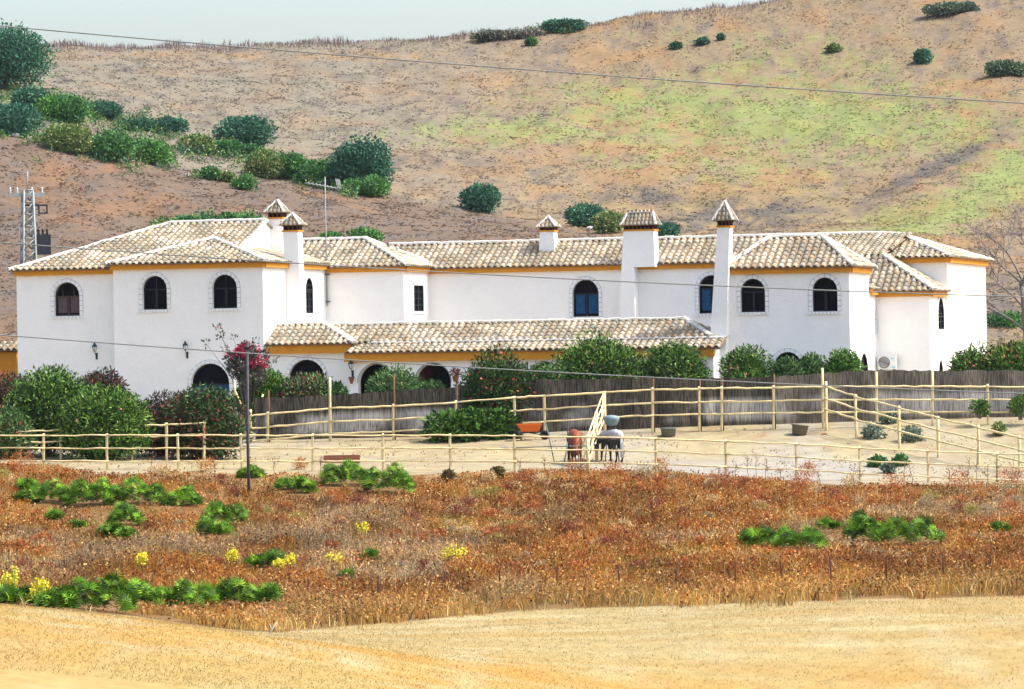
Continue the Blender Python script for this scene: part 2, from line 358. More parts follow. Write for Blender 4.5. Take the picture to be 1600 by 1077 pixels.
# air
hm = bpy.data.materials.new('hazy_air'); hm.use_nodes = True; hn = hm.node_tree.nodes; hn.remove(hn['Principled BSDF'])
pv = hn.new('ShaderNodeVolumePrincipled'); pv.inputs['Color'].default_value = (.86, .93, 1, 1); pv.inputs['Density'].default_value = .00004; pv.inputs['Anisotropy'].default_value = .2
hm.node_tree.links.new(pv.outputs[0], hn['Material Output'].inputs['Volume'])
tag(MB().box(-3100, 3100, -3100, 4100, float(ZZ.min())-1, float(ZZ.max())+8).build('haze', hm), kind='stuff')

# ------------------------------------------------------------------ the farmhouse
TH = math.radians(15.6); EX = Vector((math.cos(TH), -math.sin(TH), 0)); EY = Vector((math.sin(TH), math.cos(TH), 0))
HO = Vector((0, 195, 5.0))
def toworld(lx, ly, z): return HO + EX*lx + EY*ly + Vector((0, 0, z))
def H(px, py, ly):      # point of the plane local y = ly seen at a pixel -> (lx, z)
    r = ray(px, py); o = Vector((0, 0, CZ))-HO
    t = (ly - o.dot(EY))/r.dot(EY); p = o + r*t
    return p.dot(EX), p.z
def HS(px, py, lx):     # same for a side plane local x = lx -> (ly, z)
    r = ray(px, py); o = Vector((0, 0, CZ))-HO
    t = (lx - o.dot(EX))/r.dot(EX); p = o + r*t
    return p.dot(EY), p.z
house = empty('farmhouse', HO, -TH)
tag(house, 'long white two storey farmhouse with tiled roofs, ochre eaves and arched windows behind the fences', 'house')

def front_map(ly): return lambda a, b, dep: (a, ly+dep, b)
def side_map(lx): return lambda a, b, dep: (lx-dep, a, b)

def arch_pts(a0, a1, zb, zt, arch, n=12):
    """opening outline from bottom-left over the top to bottom-right"""
    if not arch: return [(a0, zb), (a0, zt), (a1, zt), (a1, zb)]
    c = (a0+a1)/2; r = (a1-a0)/2; h = min(r, zt-zb-.05); zs = zt-h
    return [(a0, zb)] + [(c-r*math.cos(math.pi*i/n), zs+h*math.sin(math.pi*i/n)) for i in range(n+1)] + [(a1, zb)]
def wall(mp, a0, a1, z0, z1, ops=(), name='wall', m=None, dep=.32):
    mb = MB(); a = a0
    for (o0, o1, zb, zt, arch) in sorted(ops):
        if o0 > a: mb.quad(mp(a, z0, 0), mp(o0, z0, 0), mp(o0, z1, 0), mp(a, z1, 0))
        if zb > z0: mb.quad(mp(o0, z0, 0), mp(o1, z0, 0), mp(o1, zb, 0), mp(o0, zb, 0))
        pts = arch_pts(o0, o1, zb, zt, arch)
        top = pts[1:-1]
        for i in range(len(top)-1):
            (p, q), (r, s) = top[i], top[i+1]
            if r-p > 1e-6: mb.quad(mp(p, q, 0), mp(r, s, 0), mp(r, z1, 0), mp(p, z1, 0))
        for i in range(len(pts)-1):
            (p, q), (r, s) = pts[i], pts[i+1]
            mb.quad(mp(p, q, 0), mp(r, s, 0), mp(r, s, dep), mp(p, q, dep))
        if zb > z0: mb.quad(mp(o0, zb, 0), mp(o1, zb, 0), mp(o1, zb, dep), mp(o0, zb, dep))
        a = o1
    if a < a1: mb.quad(mp(a, z0, 0), mp(a1, z0, 0), mp(a1, z1, 0), mp(a, z1, 0))
    return mb.build(name, m or M['white'], house, fix=False)

def bar(mb, mp, a0, a1, b0, b1, d0, d1):
    x = [mp(a, b, d) for d in (d0, d1) for b in (b0, b1) for a in (a0, a1)]
    mb.add(x, [(0, 2, 3, 1), (4, 5, 7, 6), (0, 1, 5, 4), (2, 6, 7, 3), (0, 4, 6, 2), (1, 3, 7, 5)])
def window(mp0, op, style='dark', surround=True, sill=True, name='window', shallow=False):
    mp = (lambda a, b, d: mp0(a, b, d if d < .1 else d-.19)) if shallow else mp0
    o0, o1, zb, zt, arch = op; pts = arch_pts(o0, o1, zb, zt, arch, 16); w = o1-o0
    fm = M['frame_brown'] if style == 'lace' else M['frame']
    # opaque pane filling the opening, the unlit room's darkness in its colour
    root = MB().poly([mp(a, b, .27) for a, b in pts]).build(name, M['glass'], house, fix=False)
    fr = MB(); t = .055
    for i in range(len(pts)-1):
        (p, q), (r, s) = pts[i], pts[i+1]; cx = (o0+o1)/2; cz = zb+(zt-zb)*.55
        def inn(a, b): v = Vector((cx-a, cz-b)); v = v/max(v.length, 1e-6)*t; return a+v.x, b+v.y
        ip, ir = inn(p, q), inn(r, s)
        mb_v = [mp(p, q, .19), mp(r, s, .19), mp(*ir, .19), mp(*ip, .19), mp(p, q, .26), mp(r, s, .26), mp(*ir, .26), mp(*ip, .26)]
        fr.add(mb_v, [(0, 1, 2, 3), (7, 6, 5, 4), (3, 2, 6, 7)])
    bar(fr, mp, o0, o1, zb, zb+.07, .19, .26)
    zs = zt-min(w/2, zt-zb-.05) if arch else zt
    c = (o0+o1)/2
    bar(fr, mp, c-.05, c+.05, zb+.07, zs if arch else zt-.05, .20, .255)
    if arch and zs > zb+.3 and w > .8: bar(fr, mp, o0+.05, o1-.05, zs-.06, zs, .18, .262)
    if style == 'dark' and w > 1.2: bar(fr, mp, c-.02, c+.02, zs, zt-.05, .21, .25)
    fr.build('frame', fm, root, fix=False)
    if style in ('blue', 'lace'):
        for a, b in ((o0+.11, c-.09), (c+.09, o1-.11)):
            bb = MB(); bar(bb, mp, a, b, zb+.14, zs-.02, .235, .262); bb.build('pane', M['pane_blue'] if style == 'blue' else M['curtain'], root, fix=False)
    if style == 'grid':
        gb = MB(); k = max(2, int((zt-zb)/.3))
        for i in range(1, k): bar(gb, mp, o0+.03, o1-.03, zb+(zt-zb)*i/k-.012, zb+(zt-zb)*i/k+.012, .02, .035)
        for i in range(1, 4): bar(gb, mp, o0+w*i/4-.012, o0+w*i/4+.012, zb+.02, zs, .03, .045)
        gb.build('grille', M['lamp_metal'], root, fix=False)
    if style == 'lace':
        for i in (-1, 1): bb = MB(); bar(bb, mp, c+i*.22*w-.015, c+i*.22*w+.015, zs, zs+.2*w, .2, .25); bb.build('glazing_bar', fm, root, fix=False)
    if surround:
        wd = .17; jb = MB(); sb = MB(); ring = []
        path = [(o0, zb)]
        zz = zs; nn = max(2, int((zz-zb)/.2))
        left = [(o0, zb+(zz-zb)*i/nn, -1, 0) for i in range(nn+1)]
        na = max(6, int(math.pi*w/2/.2)); h = zt-zs
        arc = [(c-w/2*math.cos(math.pi*i/na), zs+h*math.sin(math.pi*i/na), -math.cos(math.pi*i/na), math.sin(math.pi*i/na)) for i in range(na+1)] if arch else [(o0, zt, -1, 1), (o1, zt, 1, 1)]
        right = [(o1, zz-(zz-zb)*i/nn, 1, 0) for i in range(nn+1)]
        seq = left+arc+right
        for i in range(len(seq)-1):
            a, b = seq[i], seq[i+1]
            if abs(a[0]-b[0])+abs(a[1]-b[1]) < 1e-4: continue
            ia, ib = (a[0], a[1]), (b[0], b[1]); oa, ob = (a[0]+a[2]*wd, a[1]+a[3]*wd), (b[0]+b[2]*wd, b[1]+b[3]*wd)
            jb.add([mp(*ia, -.012), mp(*ib, -.012), mp(*ob, -.012), mp(*oa, -.012)], [(0, 1, 2, 3)])
            f = .045
            def mix(u, v, t): return (u[0]*(1-t)+v[0]*t, u[1]*(1-t)+v[1]*t)
            q = [mix(ia, ib, f), mix(ia, ib, 1-f), mix(oa, ob, 1-f), mix(oa, ob, f)]
            q = [mix(q[0], q[3], .02), mix(q[1], q[2], .02), mix(q[1], q[2], .92), mix(q[0], q[3], .92)]
            sb.add([mp(*x, -.035) for x in q]+[mp(*x, -.012) for x in q], [(0, 1, 2, 3), (0, 4, 5, 1), (1, 5, 6, 2), (2, 6, 7, 3), (3, 7, 4, 0)])
        jb.build('surround_joint', M['joint'], root, fix=False)
        tag(sb.build('surround_stone', M['stone'], root, fix=False), kind='stuff')
    if sill:
        s = MB(); e = .2; k = max(3, int((w+2*e)/.17)); bw = (w+2*e)/k
        for i in range(k): bar(s, mp, o0-e+i*bw+.012, o0-e+(i+1)*bw-.012, zb-.12, zb-.005, -.06, .05)
        tag(s.build('sill', M['stone'], root, fix=False), kind='stuff')
        s2 = MB(); bar(s2, mp, o0-e+.02, o1+e-.02, zb-.10, zb-.02, -.045, -.004); s2.build('sill_joint', M['joint'], root, fix=False)
    return root

def opF(px0, px1, pyt, pyb, ly, arch=True):
    a, zt = H((px0+px1)/2, pyt, ly); _, zb = H((px0+px1)/2, pyb, ly)
    return (H(px0, pyt, ly)[0], H(px1, pyt, ly)[0], zb, zt, arch)
def opS(px0, px1, pyt, pyb, lx, arch=True):
    m_ = (px0+px1)/2
    return (HS(px0, pyt, lx)[0], HS(px1, pyt, lx)[0], HS(m_, pyb, lx)[1], HS(m_, pyt, lx)[1], arch)

# plane depths
yB, yA, yP1, yP2, yF, yJ, yK, yD, yE = -13.4, -12.9, -13.1, -13.6, -11.6, -5.1, -0.9, -4.2, 0.0
zA = H(100, 421, yA-.25)[1]; zB = H(290, 411, yB-.25)[1]; zD = H(560, 417, yD-.25)[1]; zE = H(900, 415, yE-.25)[1]; zF = H(1230, 418, yF-.25)[1]
zJ = H(1405, 455, yJ-.25)[1]; zK = H(1440, 402, yK-.25)[1]; zP1 = H(480, 538, yP1-.25)[1]; zP2 = H(835, 547, yP2-.3)[1]
xA0 = H(26, 450, yA)[0]; xB0 = H(177, 450, yB)[0]; xB1 = H(411, 450, yB)[0]
xD1 = H(631, 450, yD)[0]; xF0 = H(1133, 450, yF)[0]; xF1 = H(1327, 450, yF)[0]; xJ1 = H(1453, 480, yJ)[0]; xK1 = H(1480, 430, yK)[0]; xK0 = H(1397, 410, yK)[0]
xP10 = xB1; xP11 = H(547, 560, yP1)[0]; xP20 = H(545, 560, yP2)[0]; xP21 = H(1115, 560, yP2)[0]
yBr = HS(497, 450, xB1)[0]
dpt = .02
UNDER = .10      # walls stop this much under the eave line
FL = -.8
ZM = 3.05
def walls2(mp, a0, a1, ztop, up=(), down=(), zm=None):
    zm = ZM if zm is None else zm
    wall(mp, a0, a1, FL, zm, down); wall(mp, a0, a1, zm, ztop, up)

# A
wA = opF(84, 124, 441, 494, yA); walls2(front_map(yA), xA0, xB0, zA-UNDER, [wA]); window(front_map(yA), wA, 'lace')
# B
wB1 = opF(222, 260.5, 431, 484, yB); wB2 = opF(331, 370, 429, 482, yB); dB = opF(298, 358, 568, 640, yB)
walls2(front_map(yB), xB0, xB1, zB-UNDER, [wB1, wB2], [dB]); window(front_map(yB), wB1); window(front_map(yB), wB2)
window(front_map(yB), dB, 'blue', sill=False, name='arched_door')
sB = opS(476.5, 488, 434, 490, xB1); walls2(side_map(xB1), yB, 0, zB-UNDER, [sB]); window(side_map(xB1), sB, 'grid', shallow=True)
# D
walls2(front_map(yD), xB1, xD1, zD-UNDER)
sD = opS(645.5, 661, 446, 487, xD1, False); walls2(side_map(xD1), yD, yE, zD-UNDER, [sD]); window(side_map(xD1), sD, 'grid', shallow=True)
# E
wE1 = opF(894, 935, 437, 495, yE); wE2 = opF(1091, 1131, 430, 490, yE)
walls2(front_map(yE), xD1, xK1, zE-UNDER, [wE1, wE2]); window(front_map(yE), wE1, 'blue'); window(front_map(yE), wE2, 'blue')
# F
wF1 = opF(1156.5, 1195, 435.5, 488, yF); wF2 = opF(1268.5, 1308, 433.5, 487, yF); dF = opF(1209, 1252, 550, 610, yF)
walls2(front_map(yF), xF0, xF1, zF-UNDER, [wF1, wF2], [dF]); window(front_map(yF), wF1); window(front_map(yF), wF2)
window(front_map(yF), dF, 'blue', sill=False, name='arched_door')
yF2 = HS(1357, 430, xF1)[0]; yJr = HS(1387, 470, xF1)[0]
zL = HS(1370, 452, xF1+.2)[1]
sF = opS(1368.5, 1378.5, 472, 521, xF1); dFs = opS(1343, 1355.5, 552, 612, xF1)
wall(side_map(xF1), yF, yF2, FL, ZM, [dFs] if dFs[1] < yF2 else ()); wall(side_map(xF1), yF, yF2, ZM, zF-UNDER)
wall(side_map(xF1), yF2, yJ, FL, ZM); 
zlo = zL-UNDER
wall(side_map(xF1), yF2, yJ, ZM, zlo, [sF]); window(side_map(xF1), sF, 'grid', shallow=True)
if dFs[1] < yF2: window(side_map(xF1), dFs, 'dark', sill=False, name='arched_door', shallow=True)
wall(front_map(yF2), xF0, xF1, zlo-.5, zF-UNDER)
# J
walls2(front_map(yJ), xF1, xJ1, zJ-UNDER)
sJ = opS(1464.5, 1474, 465, 515, xJ1); sJ2 = opS(1466, 1472.5, 563, 590, xJ1)
walls2(side_map(xJ1), yJ, yK, zJ-UNDER, [sJ], [sJ2]); window(side_map(xJ1), sJ, 'grid', shallow=True); window(side_map(xJ1), sJ2, 'dark', sill=False, shallow=True)
# K
yKb = HS(1540, 430, xK1)[0]
walls2(front_map(yK), xK0-1.0, xK1, zK-UNDER); walls2(side_map(xK1), yK, yKb, zK-UNDER)
# closing walls on the far and left sides
def plain(p, q, z1): MB().quad((p[0], p[1], FL), (q[0], q[1], FL), (q[0], q[1], z1), (p[0], p[1], z1)).build('wall', M['white'], house)
plain((xA0, yA), (xA0, -1.5), zA-UNDER); plain((xA0, -1.5), (xB1, -1.5), zA-UNDER); plain((xB0, yB), (xB0, yA), zB-UNDER)
plain((xB1-4, 4.6), (xK1, yKb), zE-UNDER); plain((xF0, yF), (xF0, 0), zF-UNDER-.3)
# A gable end
xAg = H(414, 348, -7.2)[0]; zAr = H(340, 347, -7.2)[1]
MB().poly([(xAg, yA, FL), (xAg, -1.5, FL), (xAg, -1.5, zA), (xAg, -7.2, zAr-.04), (xAg, yA, zA)]).build('gable_wall', M['white'], house)

# porch P1 / P2
dP1 = opF(450, 507, 562, 640, yP1); wall(front_map(yP1), xP10+.002, xP20, FL, zP1-UNDER, [dP1]); window(front_map(yP1), dP1, 'blue', sill=False, name='arched_door')
wall(side_map(xP11), yP1, yP1+3.3, 2.4, zP1-UNDER)
arches = [opF(c-28, c+28, 569-(c-587)*.012, 650, yP2) for c in (587, 676, 765, 851, 940, 1028)]
arches = [(a, b, -.1, d, e) for a, b, c, d, e in arches]
wall(front_map(yP2), xP20, xP21, FL, zP2-UNDER, arches, dep=.4)
wall(side_map(xP21), yP2, yF, FL, zP2-UNDER)
MB().quad((xP20, yP2, FL), (xP20, yP2+.6, FL), (xP20, yP2+.6, zP2), (xP20, yP2, zP2)).build('wall', M['white'], house)
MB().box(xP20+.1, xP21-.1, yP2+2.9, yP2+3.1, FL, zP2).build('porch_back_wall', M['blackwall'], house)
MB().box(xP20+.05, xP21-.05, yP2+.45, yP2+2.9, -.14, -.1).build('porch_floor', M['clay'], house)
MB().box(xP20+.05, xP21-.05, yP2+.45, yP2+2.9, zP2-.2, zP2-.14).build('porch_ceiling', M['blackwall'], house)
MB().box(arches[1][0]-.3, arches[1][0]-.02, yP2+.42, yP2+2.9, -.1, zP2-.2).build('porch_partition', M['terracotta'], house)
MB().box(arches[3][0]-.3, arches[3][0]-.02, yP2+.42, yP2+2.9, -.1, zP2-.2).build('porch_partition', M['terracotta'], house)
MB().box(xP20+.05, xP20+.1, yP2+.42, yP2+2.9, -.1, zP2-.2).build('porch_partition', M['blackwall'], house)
for a in arches:      # dark stone edging of each arch
    jb = MB(); pts = arch_pts(a[0], a[1], a[2], a[3], True, 18)
    for i in range(1, len(pts)-2):
        (p, q), (r, s) = pts[i], pts[i+1]; c = (a[0]+a[1])/2; zs = a[3]-(a[1]-a[0])/2
        def out(u, v, k=1.05): return c+(u-c)*k, zs+(v-zs)*k
        jb.add([(p, yP2-.014, q), (r, yP2-.014, s), (out(r, s)[0], yP2-.014, out(r, s)[1]), (out(p, q)[0], yP2-.014, out(p, q)[1])], [(0, 1, 2, 3)])
    jb.build('arch_edging', M['joint'], house, fix=False)

# cornices
def cornice(mp, a0, a1, zt, h=.20, d=.10): mb = MB(); bar(mb, mp, a0, a1, zt-h, zt+.045, -d-.06, .02); return mb.build('cornice', M['ochre'], house)
e = .10
cornice(front_map(yA), xA0-e, xB0-.005, zA-.06); cornice(front_map(yB), xB0-e, xB1+e, zB-.06); cornice(side_map(xB1), yB+.005, yD-.02, zB-.06)
cornice(front_map(yD), xB1+.12, xD1+e, zD-.06); cornice(side_map(xD1), yD+.03, yE-.12, zD-.06); cornice(front_map(yE), xD1+.01, xK0-1, zE-.06)
cornice(front_map(yF), xF0-.05, xF1+e, zF-.06); cornice(side_map(xF1), yF+.03, yF2+.08, zF-.06); cornice(side_map(xF1), yF2+.1, yJ-.12, zL-.06)
cornice(front_map(yJ), xF1+.01, xJ1+e, zJ-.06); cornice(side_map(xJ1), yJ+.03, yK-.12, zJ-.06)
cornice(front_map(yK), xK0-1, xK1+e, zK-.06); cornice(side_map(xK1), yK+.03, yKb, zK-.06)
cornice(front_map(yP1), xP10+.02, xP11+e, zP1-.06, .36, .14); cornice(side_map(xP11), yP1+.03, yP1+3, zP1-.06, .36, .14)
cornice(front_map(yP2), xP20-.15, xP21+.06, zP2-.06, .36, .16)

# --- roofs
TW = .315; TR = .37
def tile_template(w=.245, w2=.195, L=.44, h=.09, n=5):
    vs = []
    for j, (ww, y, zz) in enumerate(((w, -.035, .014), (w2, L-.035, -.006))):
        for i in range(n+1):
            an = math.pi*i/n; vs.append((-ww/2*math.cos(an), y, zz+h*math.sin(an)*(ww/w)))
    m = n+1
    fs = [(i, i+1, m+i+1, m+i) for i in range(n)]
    # thick lower lip
    for i in range(n+1):
        an = math.pi*i/n; vs.append((-(w/2-.028)*math.cos(an), -.035, .014+(h-.028)*math.sin(an)))
    fs += [(i+1, i, 2*m+i, 2*m+i+1) for i in range(n)]
    return np.array(vs, float), fs
TV, TF = tile_template()
tile_me = bpy.data.meshes.new('roof_tile'); tile_me.from_pydata([tuple(v) for v in TV], [], TF)
tile_me.polygons.foreach_set('use_smooth', [True]*5+[False]*5); tile_me.materials.append(M['tile']); tile_me.update()
n_ind = [0]
def inside(poly, u, v, eps=0.02):
    s = 0; n = len(poly); c = False; j = n-1
    for i in range(n):
        (xi, yi), (xj, yj) = poly[i], poly[j]
        if ((yi > v) != (yj > v)) and (u < (xj-xi)*(v-yi)/(yj-yi+1e-12)+xi): c = not c
        j = i
    return c
def tiled(parent, pts, single_rows=0, scale=1.0, slab=True, name='roof_tiles'):
    """pts: planar polygon, first edge is the eave (left to right seen from outside)"""
    P3 = [Vector(p) for p in pts]; u = (P3[1]-P3[0]).normalized()
    n = Vector((0, 0, 0))
    for i in range(len(P3)):
        a, b = P3[i], P3[(i+1) % len(P3)]; n += a.cross(b)
    n.normalize()
    if n.z < 0: n = -n
    v = n.cross(u)
    o = P3[0]; uv = [((p-o).dot(u), (p-o).dot(v)) for p in P3]
    if sum(b for a, b in uv) < 0: v = -v; uv = [((p-o).dot(u), (p-o).dot(v)) for p in P3]
    us = [a for a, b in uv]; vs_ = [b for a, b in uv]; tw = TW*scale; tr = TR*scale
    ncol = max(1, int(round((max(us)-min(us))/tw))); tw = (max(us)-min(us))/ncol
    V = []; Fs = []; T = []; cnt = 0
    base = np.array([list(x) for x in (u, v, n)])
    for i in range(ncol):
        uc = min(us)+(i+.5)*tw
        for r in range(int(max(vs_)/tr)+1):
            vc = r*tr
            if not inside(uv, uc, vc+tr*.35): continue
            t_ = TV*scale; jx, jz, ja = random.uniform(-.010, .010)*scale, random.uniform(-.004, .008)*scale, random.uniform(-.03, .03)
            if r < single_rows and n_ind[0] < 300:
                n_ind[0] += 1
                ob = link(bpy.data.objects.new('roof_tile', tile_me)); ob.parent = parent
                mw = Matrix(((u.x, v.x, n.x, 0), (u.y, v.y, n.y, 0), (u.z, v.z, n.z, 0), (0, 0, 0, 1)))
                p = o+u*(uc+jx)+v*vc+n*jz
                ob.matrix_local = Matrix.Translation(p) @ mw @ Matrix.Rotation(ja, 4, 'Z') @ Matrix.Scale(scale, 4)
                continue
            ca, sa = math.cos(ja), math.sin(ja)
            x = t_[:, 0]*ca-t_[:, 1]*sa; y = t_[:, 0]*sa+t_[:, 1]*ca
            L = np.stack([x+uc+jx, y+vc, t_[:, 2]+jz], 1) @ base + np.array(list(o))
            m = len(TV)*cnt; V.append(L); Fs += [tuple(k+m for k in f) for f in TF]; T += [random.random()]*len(TV); cnt += 1
    if cnt:
        me = npmesh(name, np.concatenate(V), np.array(Fs), None, False)
        me.polygons.foreach_set('use_smooth', [k % 10 < 5 for k in range(len(Fs))])
        at = me.attributes.new('tint', 'FLOAT', 'POINT'); at.data.foreach_set('value', np.array(T, np.float32))
        tag(meshobj(name, me, M['tile'], parent), kind='stuff')
    if slab:
        d = n*(-.045*scale); MB().add([p for p in P3]+[p+d for p in P3], [tuple(range(len(P3))), tuple(range(len(P3), 2*len(P3)))[::-1]] + [(i, (i+1) % len(P3), len(P3)+(i+1) % len(P3), len(P3)+i) for i in range(len(P3))]).build('roof_deck', M['pan'], parent)
def ridge(parent, a, b, r=.13, name='ridge_tiles'):
    a, b = Vector(a), Vector(b); L = (b-a).length; k = max(1, int(L/.42)); mb = MB(); t = (b-a).normalized()
    s = t.cross(Vector((0, 0, 1))).normalized(); w = s.cross(t)
    for i in range(k):
        p = a+t*(L*i/k); q = a+t*(L*(i+1)/k+.03); j = random.uniform(-.015, .02)
        vs = []
        for (c, rr, up) in ((p, r, j), (q, r*.86, j+.02)):
            for m_ in range(6):
                an = math.pi*m_/5; vs.append(c - s*rr*math.cos(an)*1.15 + w*(rr*math.sin(an)+up) )
        mb.add(vs, [(m_, m_+1, 7+m_, 6+m_) for m_ in range(5)] + [tuple(range(6))[::-1]])
    tag(mb.build(name, M['ridge'], parent, fix=False), kind='stuff')

def roofpart(name='roof', pts=None, **k):
    me = MB().poly(pts).build(name, M['pan'], house, fix=False) if pts else None
    return me
def rp(P3):   # a roof part is its closed underside; its tiles, deck and ridges are its children
    pts = [Vector(p)+Vector((0, 0, -.055)) for p in P3]
    return MB().poly(pts).build('roof', M['pan'], house, fix=False)
o_ = .28
# B roof: ridge runs back
zBr = H(332, 373, -9.95)[1]; xm = (xB0+xB1)/2; ap = (xm, yB+(xB1-xB0)/2, zBr); bk = (xm, yD, zBr)
B0, B1 = (xB0-o_, yB-o_, zB), (xB1+o_, yB-o_, zB)
fpB = [B0, B1, ap]; r_ = rp(fpB); tiled(r_, fpB, 1)
tiled(r_, [B1, (xB1+o_, yD, zB), bk, ap]); tiled(r_, [(xB0-o_, yD, zB), B0, ap, bk])
ridge(r_, B0, ap); ridge(r_, B1, ap); ridge(r_, ap, bk)
# A roof
A0, A1 = (xA0-o_, yA-o_, zA), (xAg+.1, yA-o_, zA); hA = 5.7
Ar0 = (xA0+hA*.98, -7.2, zAr); Ar1 = (xAg+.1, -7.2, zAr); Ab0 = (xA0-o_, -1.2, zA); Ab1 = (xAg+.1, -1.2, zA)
fp = [A0, A1, Ar1, Ar0]; r_ = rp(fp); tiled(r_, fp, 1); tiled(r_, [Ab0, A0, Ar0]); tiled(r_, [Ab1, Ab0, Ar0, Ar1])
ridge(r_, A0, Ar0); ridge(r_, Ar0, Ar1); ridge(r_, A1, Ar1, .09); ridge(r_, Ab0, Ar0)
# D roof
zDr = H(520, 375, -1.65)[1]; xDr = H(571, 374, -1.65)[0]
D0, D1, D2 = (xB1-1.0, yD-o_, zD), (xD1+o_, yD-o_, zD), (xD1+o_, .9, zD)
Dr0, Dr1 = (xm, -1.65, zDr), (xDr, -1.65, zDr)
fp = [D0, D1, Dr1, Dr0]; r_ = rp(fp); tiled(r_, fp, 1); tiled(r_, [D1, D2, Dr1]); tiled(r_, [D2, (xm, .9, zD), Dr0, Dr1])
ridge(r_, D1, Dr1); ridge(r_, Dr0, Dr1); ridge(r_, D2, Dr1)
# E roof
zEr = H(1000, 374, 2.3)[1]; E0, E1 = (xDr, -o_, zE), (xK0-1.2, -o_, zE); Er0, Er1 = (xDr, 2.3, zEr), (xK0-1.2, 2.3, zEr)
fp = [E0, E1, Er1, Er0]; r_ = rp(fp); tiled(r_, fp, 1); tiled(r_, [(E1[0], 4.9, zE), (E0[0], 4.9, zE), Er0, Er1]); ridge(r_, Er0, Er1)
# K roof
xKr = H(1404, 367, 2.3)[0]; zKr = H(1404, 367, 2.3)[1]
K0, K1, K2 = (xK0-1.2, yK-o_, zK), (xK1+o_, yK-o_, zK), (xK1+o_, yKb+o_, zK); Kr0, Kr1 = (xK0-1.2, 2.3, zEr+.02), (xKr, 2.3, zKr)
K0b = (xK0+.0, yK-o_, zK)
fp = [K0, K1, Kr1, Kr0]; r_ = rp(fp); tiled(r_, fp, 1); tiled(r_, [K1, K2, Kr1]); tiled(r_, [K2, (xK0-1.2, yKb+o_, zK), Kr0, Kr1])
ridge(r_, K0, Kr0, .09); ridge(r_, K1, Kr1); ridge(r_, Kr0, Kr1); ridge(r_, K2, Kr1)
# J and M roofs
T_ = (xJ1-2.6, -2.5, H(1384, 399, -2.5)[1]); xj0 = xF0+1.5
J0, J1, J2 = (xj0, yJ-o_, zJ), (xJ1+o_, yJ-o_, zJ), (xJ1+o_, yK, zJ)
fp = [J0, J1, T_, (xj0, T_[1], T_[2])]; r_ = rp(fp); tiled(r_, fp, 1); tiled(r_, [J1, J2, (T_[0], yK, T_[2]), T_]); ridge(r_, J1, T_); ridge(r_, T_, (T_[0], yK+.3, T_[2]+.03), .1)
fp = [(xj0, T_[1], T_[2]), T_, (T_[0]+.6, 2.3, zEr+.02), (xj0, 2.3, zEr+.02)]; r_ = rp(fp); tiled(r_, fp)
# L side slope
L0, L1 = (xF1+.2, yF2+.15, zL), (xF1+.2, yJ-.1, zL); fp = [L0, L1, (xF1-4, yJ+1.5, zL+1.6), (xF1-4, yF2+.15, zL+1.6)]
fp = [L0, L1, (xF1-3.8, yJ-.1, zL+1.5), (xF1-3.8, yF2+.15, zL+1.5)]; r_ = rp(fp); tiled(r_, fp, 0)
# F roof
zFr = H(1245, 370, yF+1.8)[1]; F0, F1, F2, F3 = (xF0-.1, yF-o_, zF), (xF1+o_, yF-o_, zF), (xF1+o_, yF2+o_, zF), (xF0-.1, yF2+o_, zF)
ymF = (yF+yF2)/2; Fr0, Fr1 = (H(1202, 371, ymF)[0], ymF, zFr), (H(1284, 370, ymF)[0], ymF, zFr)
fp = [F0, F1, Fr1, Fr0]; r_ = rp(fp); tiled(r_, fp, 1); tiled(r_, [F1, F2, Fr1]); tiled(r_, [F2, F3, Fr0, Fr1]); tiled(r_, [F3, F0, Fr0])
ridge(r_, F0, Fr0); ridge(r_, F1, Fr1); ridge(r_, Fr0, Fr1); ridge(r_, F2, Fr1)
# P1 roof
zP1r = H(470, 507, yP1+1.65)[1]; Q0, Q1, Q2 = (xP10+.01, yP1-.3, zP1), (xP11+.3, yP1-.3, zP1), (xP11+.3, yP1+3.6, zP1)
Qr0, Qr1 = (xP10+.01, yP1+1.65, zP1r), (H(508, 506, yP1+1.65)[0], yP1+1.65, zP1r)
fp = [Q0, Q1, Qr1, Qr0]; r_ = rp(fp); tiled(r_, fp, 2); tiled(r_, [Q1, Q2, Qr1]); tiled(r_, [Q2, (xP10+.01, yP1+3.6, zP1), Qr0, Qr1]); ridge(r_, Q1, Qr1); ridge(r_, Qr0, Qr1)
# P2 roof
yb = yP2+.95; zb_ = H(835, 533, yb)[1]; R0, R1 = (xP20-.1, yP2-.32, zP2), (xP21+.35, yP2-.32, zP2)
S0, S1 = (xP20-.1, yb, zb_), (xP21+.35, yb, zb_)
fp = [R0, R1, S1, S0]; r_ = rp(fp); tiled(r_, fp, 2)
yr = yP2+2.9; zr_ = H(800, 503, yr)[1]; U0, U1 = (xP20-.9, yb-.02, zb_+.05), (H(1112, 530, yb)[0], yb-.02, zb_+.05)
Ur0, Ur1 = (H(505, 505, yr)[0], yr, zr_), (H(1070, 498, yr)[0], yr, zr_)
fp = [U0, U1, Ur1, Ur0]; r_ = rp(fp); tiled(r_, fp, 1); tiled(r_, [U1, (U1[0], yr+1.9, zb_), Ur1]); tiled(r_, [(U1[0], yr+2, zb_), (U0[0], yr+2, zb_), Ur0, Ur1])
ridge(r_, U1, Ur1); ridge(r_, Ur0, Ur1, .10); ridge(r_, (xP20+.8, yb-.02, zb_+.02), (S1[0], yb-.02, zb_+.0), .10)
MB().poly([(U1[0], yb, zb_), (S1[0], yb, zb_), (S1[0], yF-.02, zb_+.12), (U1[0], yF-.02, zb_+.12)]).build('porch_flat_roof', M['ridge'], house)
# join porch back side down to the courtyard
plain((xP20, yr+1.8), (xF0, yr+1.8), zb_-.1)

